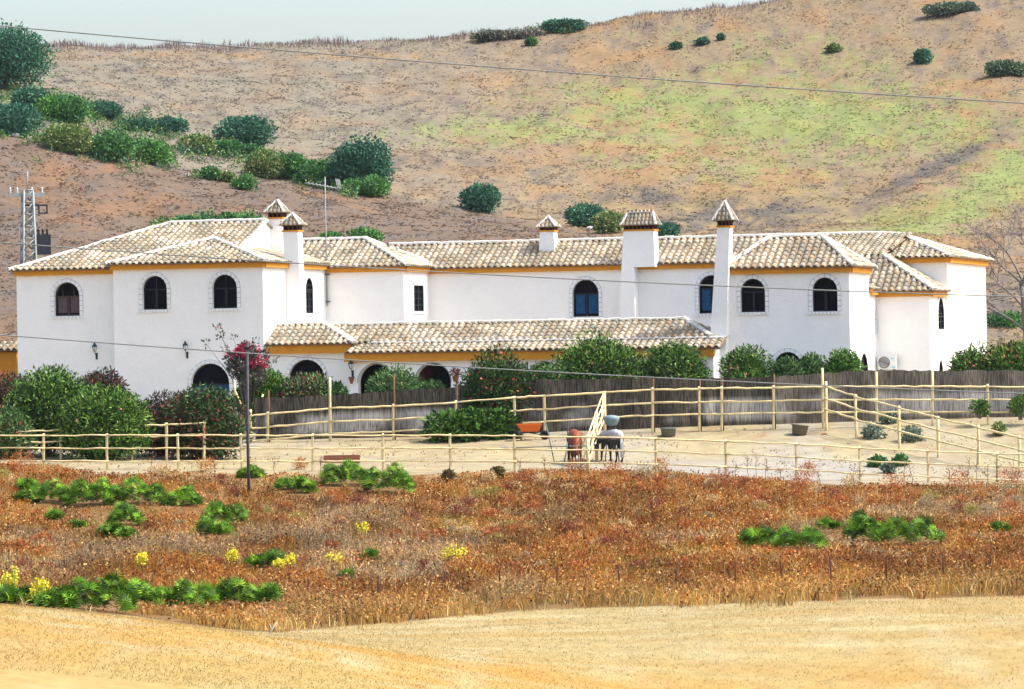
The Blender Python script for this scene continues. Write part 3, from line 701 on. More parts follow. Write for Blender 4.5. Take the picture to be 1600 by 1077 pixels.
# --- chimneys
def chimney(cx, cy, wx, wy, zcap, capr, caph, body=None, ridge_len=0.0, band=.26, steps=None):
    """cx,cy centre of the top; wx,wy size at the top; zcap top of the white shaft"""
    root = body.build('chimney', M['white'], house)
    b = MB().box(cx-wx/2+.05, cx+wx/2-.05, cy-wy/2+.05, cy+wy/2-.05, zcap, zcap+band); b.build('chimney_throat', M['hollow_black'], root)
    MB().box(cx-wx/2-.04, cx+wx/2+.04, cy-wy/2-.04, cy+wy/2+.04, zcap-.05, zcap+.03).build('chimney_collar', M['ochre'], root)
    k = MB(); nb = max(3, int(wx/.2))
    for i in range(nb+1):
        x = cx-wx/2+.05+(wx-.1)*i/nb
        for y in (cy-wy/2+.03, cy+wy/2-.03): k.box(x-.035, x+.035, y-.035, y+.035, zcap+.03, zcap+band)
    for i in range(1, 3):
        y = cy-wy/2+.03+(wy-.06)*i/3
        for x in (cx-wx/2+.03, cx+wx/2-.03): k.box(x-.035, x+.035, y-.035, y+.035, zcap+.03, zcap+band)
    k.box(cx-wx/2-.03, cx+wx/2+.03, cy-wy/2-.03, cy+wy/2+.03, zcap+band-.06, zcap+band)
    k.build('chimney_brickwork', M['brick'], root)
    ze = zcap+band; ex, ey = wx/2+capr, wy/2+capr; h = caph; rl = ridge_len/2
    c = [(cx-ex, cy-ey, ze), (cx+ex, cy-ey, ze), (cx+ex, cy+ey, ze), (cx-ex, cy+ey, ze)]; a, b2 = (cx-rl, cy, ze+h), (cx+rl, cy, ze+h)
    sc = .62
    def tp(pts): tiled(root, pts, 0, sc, True, 'cap_tiles')
    if rl > 0: tp([c[0], c[1], b2, a]); tp([c[2], c[3], a, b2])
    else: tp([c[0], c[1], a]); tp([c[2], c[3], a])
    tp([c[1], c[2], b2]); tp([c[3], c[0], a])
    for q, t in ((c[0], a), (c[1], b2), (c[2], b2), (c[3], a)): ridge(root, q, t, .065, 'cap_ridge_tiles')
    if rl > 0: ridge(root, a, b2, .07, 'cap_ridge_tiles')
    return root
# 1 behind, on the left wing
lx, z = H(433.5, 341, -6.0); zbtm = H(433, 400, -6.0)[1]
chimney(lx, -6.0, .72, .72, z, .13, .62, MB().box(lx-.36, lx+.36, -6.36, -5.64, zbtm-1, z))
# 2 tapering up the side of the left tower
yc = HS(447, 480, xB1)[0]; t0, zt2 = H(441.5, 361, yc); t1 = H(465, 361, yc)[0]; b1 = H(472, 500, yc)[0]
body = MB().frustum((xB1-.02, b1, yc, yc+.72), (t0, t1, yc+.03, yc+.68), 2.3, zt2)
body.box(xB1-.02, b1+.02, yc, yc+.74, FL, 2.3)
chimney((t0+t1)/2, yc+.36, t1-t0, .66, zt2, .16, .55, body)
# 3 small one on the main ridge
lx, z = H(857, 361, 1.6); zbtm = H(857, 392, 1.6)[1]
chimney(lx, 1.6, .72, .7, z, .12, .50, MB().frustum((lx-.42, lx+.42, 1.2, 2.0), (lx-.35, lx+.35, 1.25, 1.95), zbtm-.6, z), band=.18)
# 4 broad chimney on the main wall
y4 = yE-.75; a4 = H(974, 360, y4)[0]; b4, z4 = H(1021, 359, y4); bb0, bz = H(966, 497, y4); bb1 = H(993, 497, y4)[0]; m0, mz = H(971, 418, y4); m1 = H(991, 418, y4)[0]
body = MB().frustum((bb0-.1, bb1, y4-.1, yE), (m0, m1, y4, yE), 2.0, mz)
body.box(m0-.002, m1+.0, y4+.002, yE+.6, mz, mz+.02)
body.frustum((m0, b4+.04, y4+.001, y4+.9), (a4, b4, y4+.03, y4+.85), mz+.001, z4)
chimney((a4+b4)/2, y4+.44, b4-a4, .8, z4, .12, .60, body, ridge_len=b4-a4-.25, band=.24)
# 5 tall tapered chimney at the right tower
y5 = yF-.55; a5, z5 = H(1120.5, 354, y5); b5 = H(1140, 354, y5)[0]; c5 = H(1109, 545, y5)[0]; d5 = H(1134, 545, y5)[0]; zz5 = H(1120, 545, y5)[1]
body = MB().frustum((c5, d5+.02, y5-.05, yF+.3), (a5, b5, y5, y5+.72), zz5, z5); body.box(c5+.001, d5, y5-.04, yF, FL, zz5)
chimney((a5+b5)/2, y5+.36, b5-a5+.02, .72, z5, .17, .88, body)

# ------------------------------------------------------------------ things fixed to or standing by the house
def wall_lamp(px, py, ly, label, glass='lamp_glass'):
    lx, z = H(px, py, ly); w = toworld(lx, ly, z); r = empty('wall_lamp', w, -TH); tag(r, label, 'lamp', 'lanterns on the house walls')
    MB().tube([(0, 0, -.42), (0, -.06, -.3), (0, -.22, -.22), (0, -.26, -.1)], .018).box(-.05, .05, -.02, 0, -.5, -.2).build('bracket', M['lamp_metal'], r)
    MB().lathe([(.05, -.12), (.12, .10), (.0, .10)], 6, (0, -.26, 0)).build('lamp_glass', M[glass], r)
    MB().lathe([(.14, .10), (.10, .17), (.05, .21), (.05, .25), (.02, .30), (0, .31)], 8, (0, -.26, 0)).lathe([(0, -.16), (.05, -.12), (.06, -.11)], 8, (0, -.26, 0)).build('lamp_cap', M['lamp_metal'], r)
    c = MB()
    for k in range(6): an = math.pi/3*k; c.tube([(.052*math.cos(an), -.26+.052*math.sin(an), -.12), (.124*math.cos(an), -.26+.124*math.sin(an), .10)], .01, 4)
    c.build('lamp_frame', M['lamp_metal'], r)
    return r
wall_lamp(151, 545, yA, 'dark green lantern on the leftmost stretch of white wall under the lace curtained window')
wall_lamp(292.5, 543, yB, 'dark green lantern above and left of the arched door by the bougainvillea')
wall_lamp(551, 572, yP2, 'lantern on the porch pillar beneath the ochre eave above a hanging pot')
lx, z = H(549, 590, yP2-.15); w = toworld(lx, yP2-.15, z)
o = MB().lathe([(0, -.3), (.05, -.28), (.13, -.02), (.16, 0), (.15, .02), (.12, .0)], 12).build('hanging_flower_pot', M['clay'], None, w); tag(o, 'small terracotta pot hung on the porch pillar below the lantern', 'flower pot')
# lamp post
p = P(1323, 547, 179.2); zb0 = g1(p.x, p.y); r = empty('lamp_post', (p.x, p.y, zb0)); tag(r, 'amber glass street lantern on a short green post before the right tower', 'lamp post')
hh = p.z-zb0
MB().lathe([(.09, 0), (.09, .3), (.045, .36), (.04, hh-.35), (.07, hh-.3), (.03, hh-.22)], 10).build('post', M['lamp_metal'], r)
MB().lathe([(.07, hh-.22), (.15, hh+.12), (0, hh+.12)], 6).build('lamp_glass', M['lamp_amber'], r)
MB().lathe([(.17, hh+.12), (.12, hh+.2), (.05, hh+.25), (.03, hh+.36), (0, hh+.37)], 8).build('lamp_cap', M['lamp_metal'], r)
# air conditioner on a bracket
p0 = H(1371, 556, yJ-.45); p1 = H(1400, 577, yJ-.45); w = toworld(p0[0], yJ-.45, p1[1]); wd_, ht = p1[0]-p0[0], p0[1]-p1[1]
r = empty('air_conditioner', w, -TH); tag(r, 'ivory air conditioning unit with round fan grille on the wall of the right wing', 'air conditioner')
MB().box(0, wd_, 0, .33, 0, ht).build('casing', M['ac'], r)
g = MB().lathe([(0, 0), (.24, 0), (.25, .02), (.27, 0)], 24); g.v = [(x+wd_*.36, -.012-z, y+ht*.5) for x, y, z in g.v]; g.build('fan_grille', M['ac_grill'], r)
rg = MB()
for k in range(1, 6): rg.tube([(wd_*.36+.045*k*math.cos(t/12*2*math.pi), -.03, ht*.5+.045*k*math.sin(t/12*2*math.pi)) for t in range(13)], .006, 4)
rg.build('guard_ring', M['ac'], r)
MB().box(wd_*.72, wd_*.9, -.006, 0, ht*.72, ht*.84).build('sticker', M['ac_blue'], r); MB().box(wd_*.76, wd_*.95, -.006, 0, ht*.1, ht*.2).build('sticker', M['ac_blue'], r)
MB().box(.1, .14, 0, .46, -.06, 0).box(wd_-.14, wd_-.1, 0, .46, -.06, 0).build('bracket', M['lamp_metal'], r)
# TV antenna
p = H(511, 478, yD-.12); top = H(508, 277, yD-.12); w = toworld(p[0], yD-.12, p[1]); hh = top[1]-p[1]
r = empty('tv_antenna', w, -TH); tag(r, 'tall thin television aerial mast clamped to the white wall of the left wing', 'antenna')
MB().tube([(0, 0, 0), (0, 0, hh)], .03, 6).build('mast', M['steel'], r)
for zz in (.2, 1.5): MB().box(-.14, .14, -.02, .10, zz-.02, zz+.02).build('clamp', M['dark_steel'], r)
y_ = MB().tube([(-.95, -.1, hh-.25), (.62, .15, hh-.55)], .022, 5)
for k in range(9): t = k/8; x = -.9+1.5*t; zz = hh-.25-.3*t*.95; y_.tube([(x, -.35, zz-.04), (x, .35, zz+.04)], .012, 4)
y_.build('yagi_boom', M['steel'], r)
d_ = MB()
for k in range(5): t = -.3+k*.15; d_.tube([(.45, t, hh-.85), (.72, t, hh-.55), (.62, t, hh-.1)], .012, 4)
d_.tube([(.35, 0, hh-.55), (.72, 0, hh-.5)], .02, 5); d_.build('reflector', M['steel'], r)
# electricity pylon
pb = G(47, 420, 222); yy = 232.0; X0 = (47-800)/F*yy; zb0 = g1(X0, yy); topz = P(47, 268, yy).z; r = empty('electricity_pylon', (X0, yy, zb0), .3); tag(r, 'pale steel lattice pylon behind the left end of the house', 'pylon')
hh = topz-zb0; a = MB(); wb, wt = .52, .26
def cor(k, t): s = (wb*(1-t)+wt*t); return ((-1, 1, 1, -1)[k]*s, (-1, -1, 1, 1)[k]*s, hh*t*.9)
for k in range(4): MB().tube([cor(k, 0), cor(k, 1)], .07, 4).build('leg', M['steel'], r)
N_ = 14
for i in range(N_):
    for k in range(4):
        a.tube([cor(k, i/N_), cor((k+1) % 4, (i+1)/N_)], .045, 4); a.tube([cor(k, (i+1)/N_), cor((k+1) % 4, (i+1)/N_)], .035, 4)
a.build('lattice_bracing', M['steel'], r)
MB().box(-1.1, 1.0, -.06, .06, hh*.865, hh*.885).tube([(0, 0, hh*.88), (0, 0, hh)], .05, 5).build('crossarm', M['steel'], r)
zt_ = hh-1.95
MB().box(-.3, 1.15, -.07, .07, zt_-.05, zt_+.05).box(.6, 1.15, -.05, .05, zt_-.5, zt_-.42).box(.6, .68, -.04, .04, zt_-.5, zt_).box(1.07, 1.15, -.04, .04, zt_-.5, zt_).build('crossarm', M['dark_steel'], r)
for x in (-1.0, -.6, .25, .85): MB().lathe([(.03, 0), (.07, .05), (.03, .1), (.07, .15), (.03, .2), (.07, .25), (.02, .33), (0, .34)], 8, (x, 0, hh*.885)).build('insulator', M['lamp_glass'], r)
tz = hh-4.8
MB().box(.45, 1.25, -.3, .3, tz, tz+1.15).build('transformer', M['dark_steel'], r)
for x in (.6, .85, 1.1): MB().lathe([(.06, 0), (.09, .08), (.05, .15), (.09, .22), (.03, .38), (0, .39)], 8, (x, 0, tz+1.15)).build('bushing', M['dark_steel'], r)
# ochre outbuilding on the far left
w0 = P(-160, 600, 196); w1 = P(26.5, 600, 196); zt_ = P(10, 547, 196).z; zb0 = 4.6
r = empty('ochre_outbuilding', (w0.x, 196, zb0)); tag(r, 'ochre painted low building at the left edge beside the farmhouse', 'outbuilding')
L_ = w1.x-w0.x; MB().box(0, L_, 0, 5, 0, zt_-zb0).build('wall', M['ochre'], r)
tmp_pts = [(-.2, -.25, zt_-zb0), (L_+.1, -.25, zt_-zb0), (L_+.1, 3.2, zt_-zb0+.35), (-.2, 3.2, zt_-zb0+.35)]
rf = MB().poly([(a, b, c-.1) for a, b, c in tmp_pts]).build('roof', M['pan'], r); sv = n_ind[0]; n_ind[0] = 0; tiled(rf, tmp_pts, 1); n_ind[0] = sv

# ------------------------------------------------------------------ fences
def wob(a, b, r, n=5, j=.02, rr=.12):
    a, b = Vector(a), Vector(b); pts = []; rs = []
    for i in range(n+1):
        p = a.lerp(b, i/n)
        if 0 < i < n: p += Vector((random.uniform(-j, j), random.uniform(-j, j), random.uniform(-j, j)))
        pts.append(p); rs.append(r*random.uniform(1-rr, 1+rr))
    return pts, rs
def on_line(pxs, key_x, key_v): return np.interp(pxs, key_x, key_v)
def rail_fence(name, label, posts, rail_offs, rail_r, post_r, m_post='pole_wood', group=None, tall=()):
    """posts: (px, py_base or None, d, py_toprail, py_posttop)"""
    pts = []
    for (px, d, pr, pt) in posts:
        t = P(px, pr, d); pts.append((t, g1(t.x, t.y), P(px, pt, d).z))
    root = empty(name, (pts[0][0].x, pts[0][0].y, pts[0][1])); tag(root, label, 'fence', group); o0 = root.location.copy()
    for i, (t, zb, zt) in enumerate(pts):
        ps, rs = wob((t.x, t.y, zb-.3), (t.x+random.uniform(-.03, .03), t.y, zt), post_r, 4, .012)
        if i in tall:
            zc_ = t.z+.1; ps, rs = wob((t.x, t.y, zb-.3), (t.x, t.y, zc_), post_r*.9, 4, .012)
            MB().tube([Vector((t.x+.06, t.y+.1, zb-.2))-o0, Vector((t.x+.05, t.y+.1, zt))-o0], .05, 6).build('tall_post', M['post_dark'], root)
        MB().tube([p-o0 for p in ps], rs, 7).build('post', M[m_post], root)
    for off in rail_offs:
        for i in range(len(pts)-1):
            a, b = pts[i][0].copy(), pts[i+1][0].copy(); a.z -= off; b.z -= off; a.y -= post_r; b.y -= post_r
            ps, rs = wob(a+Vector((-.06, 0, 0)), b+Vector((.06, 0, 0)), rail_r, 6, .022, .2)
            MB().tube([p-o0 for p in ps], rs, 6).build('rail', M[m_post], root)
    return root
TRX = [380, 515, 614, 712, 804, 851, 945, 1019, 1285, 1370, 1543, 1650]; TRY = [651, 638, 635, 629, 621, 619, 613, 609, 604.5, 604, 604, 606]
DR = lambda px: float(np.interp(px, [380, 1700], [171.5, 170.5]))
def tr(px): return float(np.interp(px, TRX, TRY))
rear = [(px, DR(px), tr(px), pt) for px, pt in ((392, 640), (418, 610), (515, 590), (614, 585), (712, 582), (804, 619), (851, 617), (945, 612), (1019, 592), (1092, 592), (1127, 590), (1208, 585), (1285, 575), (1369, 581), (1456, 580), (1543, 600), (1632, 600), (1718, 601), (1805, 601))]
rail_fence('rail_fence', 'rear peeled pole fence with three rails running in front of the dark screening', rear, (0.0, .56, 1.08), .044, .058, tall=(1, 3, 4, 8, 9, 10, 11))
diag = [(1290, 170.3, 604, 596), (1337, 168.4, 620, 616), (1404, 166.2, 637, 634), (1465, 164.2, 653, 650), (1528, 162.2, 668, 664), (1593, 160.2, 684, 680), (1660, 158, 700, 696)]
rail_fence('rail_fence', 'slanting peeled pole fence running downhill across the pale bank on the right', diag, (0.0, .50, .95), .042, .06)
FRX = [-100, 0, 700, 860, 940, 1100, 1244, 1343, 1450, 1600, 1700]; FRY = [679, 680.5, 680.5, 682, 683, 688, 694, 700, 705, 710.5, 713]
fpx = [-250, -145, -40, 68, 167, 278, 377, 488, 598, 703, 804, 1025, 1133, 1244, 1343, 1450, 1558, 1660, 1765, 1870]
front = [(px, 156.8, float(np.interp(px, FRX, FRY)), float(np.interp(px, FRX, FRY))-3) for px in fpx]
rail_fence('rail_fence', 'front peeled pole fence with three rails along the edge of the brown scrub', front, (0.0, .50, 1.0), .036, .052)
midf = [(px, 162.0, 672-(px-95)*.05, 669-(px-95)*.05) for px in (30, 95, 149, 205, 260, 318)]
rail_fence('rail_fence', 'short pole fence half hidden in the hedge behind the left front fence', midf, (0.0, .45), .04, .06)
# fence wing (hurdle) running from the rear fence towards the viewer
a, b = P(944, 613, 170), P(918, 681, 157.2); r = empty('hurdle_gate', (b.x, b.y, g1(b.x, b.y))); tag(r, 'pale pole hurdle gate standing edge on between the two horses', 'gate'); o0 = r.location.copy()
for t in (0, .5, 1):
    q = b.lerp(a, t); MB().tube([Vector((q.x, q.y, g1(q.x, q.y)-.2))-o0, Vector((q.x, q.y, q.z+.05))-o0], .07, 7).build('post', M['pole_wood'], r)
for k in range(4):
    dz = Vector((0, 0, -.36*k)); ps, rs = wob(b+dz, a+dz, .034, 6, .02); MB().tube([p-o0 for p in ps], rs, 6).build('rail', M['pole_wood'], r)
for t in (.22, .75):
    q = b.lerp(a, t); q2 = b.lerp(a, t+.2); MB().tube([q-o0+Vector((0, 0, -1.1)), q2-o0], .03, 6).build('brace', M['pole_wood'], r)

# woven screening
SX = [395, 515, 600, 700, 800, 1000, 1200, 1285, 1350, 1600, 1700]; STY = [622, 618, 612, 606, 594, 591, 590, 584, 579, 579, 580]
r0 = P(400, 650, 172.3); r = empty('screen_fence', (r0.x, r0.y, g1(r0.x, r0.y))); tag(r, 'dark woven windbreak screening along the rear fence below the house', 'screen fence'); o0 = r.location.copy()
spx = [398, 418, 515, 614, 712, 804, 851, 945, 1019, 1092, 1127, 1208, 1285, 1369, 1456, 1543, 1632, 1718, 1805]
for i in range(len(spx)-1):
    n = 10; V = []; cc = []
    xa, xb = spx[i], spx[i+1]; gap = 3 if i else 0
    rows = 6
    for rr in range(rows+1):
        for k in range(n+1):
            px = xa+gap*.15+(xb-xa-gap*.3)*k/n; top = P(px, float(np.interp(px, SX, STY)) + random.uniform(-1.2, 1.2)*(rr == rows), 172.3); zb = g1(top.x, 172.3)-.05
            sag = .06*math.sin(k/n*math.pi*2+i)+.03*random.random()
            V.append((top.x-o0.x, 172.3+sag+.02*rr-o0.y, zb+(top.z-zb)*rr/rows-o0.z))
    Fq = [(rr*(n+1)+k, rr*(n+1)+k+1, (rr+1)*(n+1)+k+1, (rr+1)*(n+1)+k) for rr in range(rows) for k in range(n)]
    me = npmesh('screen_panel', V, Fq, None, True); ob = meshobj('screen_panel', me, M['screen'], r)
# woven screening material: vertical reeds with paler noise patches on the lower part
nt = M['screen'].node_tree; N = nt.nodes; L = nt.links; bs = N['Principled BSDF']
tc = N.new('ShaderNodeTexCoord'); mp_ = N.new('ShaderNodeMapping'); mp_.inputs['Scale'].default_value = (9, 9, .6); L.new(tc.outputs['Object'], mp_.inputs['Vector'])
nn = N.new('ShaderNodeTexNoise'); nn.inputs['Scale'].default_value = 2.2; nn.inputs['Detail'].default_value = 4; L.new(mp_.outputs[0], nn.inputs['Vector'])
pn = N.new('ShaderNodeTexNoise'); pn.inputs['Scale'].default_value = .42; pn.inputs['Detail'].default_value = 3; L.new(tc.outputs['Object'], pn.inputs['Vector'])
sx = N.new('ShaderNodeSeparateXYZ'); L.new(tc.outputs['Generated'], sx.inputs[0])
hz = N.new('ShaderNodeMapRange'); hz.inputs['From Min'].default_value = .62; hz.inputs['From Max'].default_value = .5; L.new(sx.outputs['Z'], hz.inputs['Value'])
lw = N.new('ShaderNodeMapRange'); lw.inputs['From Min'].default_value = .08; lw.inputs['From Max'].default_value = .2; L.new(sx.outputs['Z'], lw.inputs['Value'])
pr = N.new('ShaderNodeMapRange'); pr.inputs['From Min'].default_value = .42; pr.inputs['From Max'].default_value = .56; L.new(pn.outputs['Fac'], pr.inputs['Value'])
m1 = N.new('ShaderNodeMath'); m1.operation = 'MULTIPLY'; L.new(hz.outputs[0], m1.inputs[0]); L.new(pr.outputs[0], m1.inputs[1])
m2 = N.new('ShaderNodeMath'); m2.operation = 'MULTIPLY'; L.new(m1.outputs[0], m2.inputs[0]); L.new(lw.outputs[0], m2.inputs[1])
rA = N.new('ShaderNodeValToRGB'); rA.color_ramp.elements[0].position = .35; rA.color_ramp.elements[1].position = .7; rA.color_ramp.elements[0].color = (.024, .021, .017, 1); rA.color_ramp.elements[1].color = (.11, .098, .078, 1)
rB = N.new('ShaderNodeValToRGB'); rB.color_ramp.elements[0].position = .3; rB.color_ramp.elements[1].position = .6; rB.color_ramp.elements[0].color = (.12, .115, .105, 1); rB.color_ramp.elements[1].color = (.38, .37, .345, 1)
L.new(nn.outputs['Fac'], rA.inputs['Fac']); L.new(nn.outputs['Fac'], rB.inputs['Fac'])
mx = N.new('ShaderNodeMix'); mx.data_type = 'RGBA'; L.new(m2.outputs[0], mx.inputs['Factor']); L.new(rA.outputs[0], mx.inputs['A']); L.new(rB.outputs[0], mx.inputs['B'])
L.new(mx.outputs['Result'], bs.inputs['Base Color'])

# the stretch right of the corner is weathered paler
M['screen2'] = M['screen'].copy(); M['screen2'].name = 'weathered_screen'
for nd in M['screen2'].node_tree.nodes:
    if nd.type == 'VALTORGB' and nd.color_ramp.elements[0].color[0] < .03: nd.color_ramp.elements[0].color = (.06, .052, .042, 1); nd.color_ramp.elements[1].color = (.20, .175, .14, 1)
for k_, ch in enumerate([o for o in r.children if o.name.startswith('screen_panel')]):
    if k_ >= 11: ch.data.materials[0] = M['screen2']
# wire fence of rusty stakes in the scrub
stk = [(482, 945, 905), (591, 940, 899), (695, 935, 893), (781, 927, 889), (871, 918, 885), (966, 912, 882), (1057, 912, 879), (1149, 928, 877), (1220, 920, 879), (1297, 900, 868), (1385, 922, 868), (1473, 915, 865), (1547, 912, 865), (1640, 910, 862), (1725, 909, 861), (1810, 908, 860), (380, 952, 915)]
stk.sort(); dW = 112.0; first = P(stk[0][0], stk[0][1], dW); r = empty('wire_fence', (first.x, dW, g1(first.x, dW))); tag(r, 'old wire fence of thin rusty stakes along the near edge of the scrub', 'wire fence'); o0 = r.location.copy(); tops = []
for (px, yb_, yt) in stk:
    t = P(px, yt, dW); ln = random.uniform(-.05, .05); zb = g1(t.x, dW); MB().tube([Vector((t.x+ln, dW, zb-.2))-o0, Vector((t.x, dW, t.z))-o0], .024, 5).build('stake', M['rust'], r); tops.append((t, zb))
for hfr in (.35, .65, .93):
    pts = []
    for i, (t, zb) in enumerate(tops):
        p = Vector((t.x, dW-.02, zb+(t.z-zb)*hfr))-o0
        if i: q = (pts[-1]+p)/2; q.z -= .04; pts.append(q)
        pts.append(p)
    MB().tube(pts, .0035, 3).build('wire', M['rust'], r)

# overhead lines and their pole
def cable(label, keys, d0, d1, rad):
    xs = [-500, -200] + [k[0] for k in keys] + [1900, 2300]
    sl0 = (keys[1][1]-keys[0][1])/(keys[1][0]-keys[0][0]); sl1 = (keys[-1][1]-keys[-2][1])/(keys[-1][0]-keys[-2][0])
    c = np.polyfit([k[0] for k in keys], [k[1] for k in keys], 2); pts = []
    for px in np.linspace(-700, 2400, 41): pts.append(P(px, float(np.polyval(c, px)), d0+(d1-d0)*(px/1600)))
    o = pts[0].copy(); ob = MB().tube([p-o for p in pts], rad, 6).build('overhead_cable', M['wire'], None, o); return tag(ob, label, 'cable', 'overhead cables crossing the view')
cable('uppermost overhead cable crossing in front of the hilltop and sky', [(0, 41), (400, 75), (800, 107), (1200, 137), (1600, 161)], 128, 120, .023)
cable('middle overhead cable crossing the upper storey windows', [(0, 380), (200, 392), (400, 408), (800, 432), (1200, 450), (1600, 464)], 128, 122, .021)
cable('lowest overhead cable crossing the porch and the screening', [(0, 524), (400, 552), (800, 578), (1040, 592), (1300, 603), (1600, 615)], 131, 124, .021)
pb = G(389, 775); t = P(386.5, 533, pb.y); r = empty('utility_pole', pb); tag(r, 'thin dark weathered pole rising from the scrub in front of the bougainvillea', 'pole')
MB().tube([(0, 0, -.4), (-.01, 0, 2.2), (t.x-pb.x, 0, t.z-pb.z)], [.06, .055, .048], 8).build('post', M['wirepole'], r)
MB().box(-.1, .1, -.06, .06, t.z-pb.z-.32, t.z-pb.z-.22).tube([(0, 0, t.z-pb.z-.3), (.24, -.05, t.z-pb.z-.15)], .03, 6).build('cable_bracket', M['dark_steel'], r)

# ------------------------------------------------------------------ vegetation builders
def leaves(n, lob, R, leaf, elong, cols, rng, flat=0., up=.3, zmin=0.02, shell=.45):
    li = rng.choice(len(lob), n, p=(R**2/np.sum(R**2)))
    d = rng.normal(size=(n, 3)); d /= np.linalg.norm(d, axis=1)[:, None]
    rad = R[li]*(1-shell*rng.random(n)**1.5)
    pos = lob[li] + d*rad[:, None]*np.array([1, 1, .9])
    pos[:, 2] = np.where(pos[:, 2] < zmin, zmin+np.abs(pos[:, 2]-zmin)*.3, pos[:, 2])
    ax = d*.7 + rng.normal(size=(n, 3))*.7 + np.array([0, 0, up]); ax /= np.linalg.norm(ax, axis=1)[:, None]
    sd = np.cross(ax, rng.normal(size=(n, 3))); sd /= np.linalg.norm(sd, axis=1)[:, None]
    L = leaf*(.6+.8*rng.random(n))[:, None]; w = L/elong
    V = np.stack([pos, pos+ax*L*.5+sd*w*.5, pos+ax*L, pos+ax*L*.5-sd*w*.5], 1).reshape(-1, 3)
    Fa = np.arange(4*n).reshape(-1, 4)
    cols = np.array(cols); lb = rng.random(len(lob))[li]
    ci = np.clip(((lb*.5+rng.random(n)*.5)*len(cols)).astype(int), 0, len(cols)-1)
    C = cols[ci]*(.75+.5*rng.random(n))[:, None]
    return V, Fa, np.repeat(C, 4, 0)
def lobes(w, h, dp, k, rng, rmin=.22, rmax=.36):
    m = min(w, h*1.6)
    R = m*(rmin+(rmax-rmin)*rng.random(k))
    a = rng.random(k)*2*math.pi; q = np.sqrt(rng.random(k))
    x = np.cos(a)*q*np.maximum(w/2-R, .02); y = np.sin(a)*q*np.maximum(dp/2-R*.8, .02)
    zt = (h-R)*np.sqrt(np.clip(1-(q*.8)**2, .1, 1)); z = R*.7+(zt-R*.7)*rng.random(k)**.6
    return np.stack([x, y, z], 1), R
GREEN = [(.008, .028, .005), (.026, .075, .009), (.055, .145, .016), (.11, .24, .028), (.20, .33, .05)]
OLE = [(.010, .026, .010), (.026, .07, .018), (.055, .13, .034), (.10, .19, .055), (.18, .26, .10)]
DARKRED = [(.02, .016, .012), (.05, .045, .03), (.08, .06, .04), (.14, .05, .04), (.06, .085, .035)]
HILLG = [(.022, .08, .05), (.035, .12, .075), (.055, .17, .10), (.09, .23, .12)]
HILLY = [(.06, .13, .035), (.12, .20, .05), (.26, .29, .11), (.04, .11, .035)]
HILLL = [(.03, .10, .04), (.06, .18, .05), (.12, .29, .06)]
GREY = [(.10, .14, .11), (.15, .20, .15), (.20, .25, .19)]
def shrub(name, label, cat, px0, px1, pyt, d, cols, n=5000, leaf=.2, elong=3.2, flowers=None, nf=0, group=None, dp=None, zbase=None, k=11, pybase=None):
    c = P((px0+px1)/2, pyt, d); w = (px1-px0)/F*d; zb = g1(c.x, d) if zbase is None else zbase
    if pybase: zb = P((px0+px1)/2, pybase, d).z
    h = c.z-zb; rng = np.random.default_rng(int(px0*7+pyt)+3)
    root = empty(name, (c.x, d, zb)); tag(root, label, cat, group)
    lo, R = lobes(w, h, dp or min(w, 2.6), k, rng)
    V, Fa, C = leaves(n, lo, R, leaf, elong, cols, rng)
    lo_q, hi_q = np.percentile(V, .7, axis=0), np.percentile(V, 99.3, axis=0)
    sxx = w/(hi_q[0]-lo_q[0]); szz = h/(hi_q[2]); offx = (hi_q[0]+lo_q[0])/2
    def fit(A): A = np.array(A, float); A[:, 0] = (A[:, 0]-offx)*sxx; A[:, 2] *= szz; return A
    V = fit(V); lo = fit(lo)
    meshobj('foliage', npmesh('foliage', V, Fa, C), M['leaf'], root)
    if nf:
        V, Fa, C = leaves(int(nf*2.6), lo, R*1.06, .13, 1.2, flowers, rng, shell=.05)
        tag(meshobj('blossom', npmesh('blossom', V, Fa, C), M['leaf'], root), kind='stuff')
    st = MB()
    for i in range(min(6, k)):
        q = lo[i]; st.tube([(q[0]*.15, q[1]*.15, -.15), (q[0]*.5, q[1]*.5, q[2]*.45), (q[0], q[1], q[2])], [.05, .035, .015], 5)
    st.build('stem', M['bark'], root)
    return root
RED = [(.38, .04, .03), (.50, .10, .08), (.30, .02, .02)]; PINK = [(.55, .03, .09), (.65, .07, .16), (.45, .01, .04)]; PALE = [(.5, .25, .2), (.45, .12, .12)]
g_h = 'oleanders in front of the house'
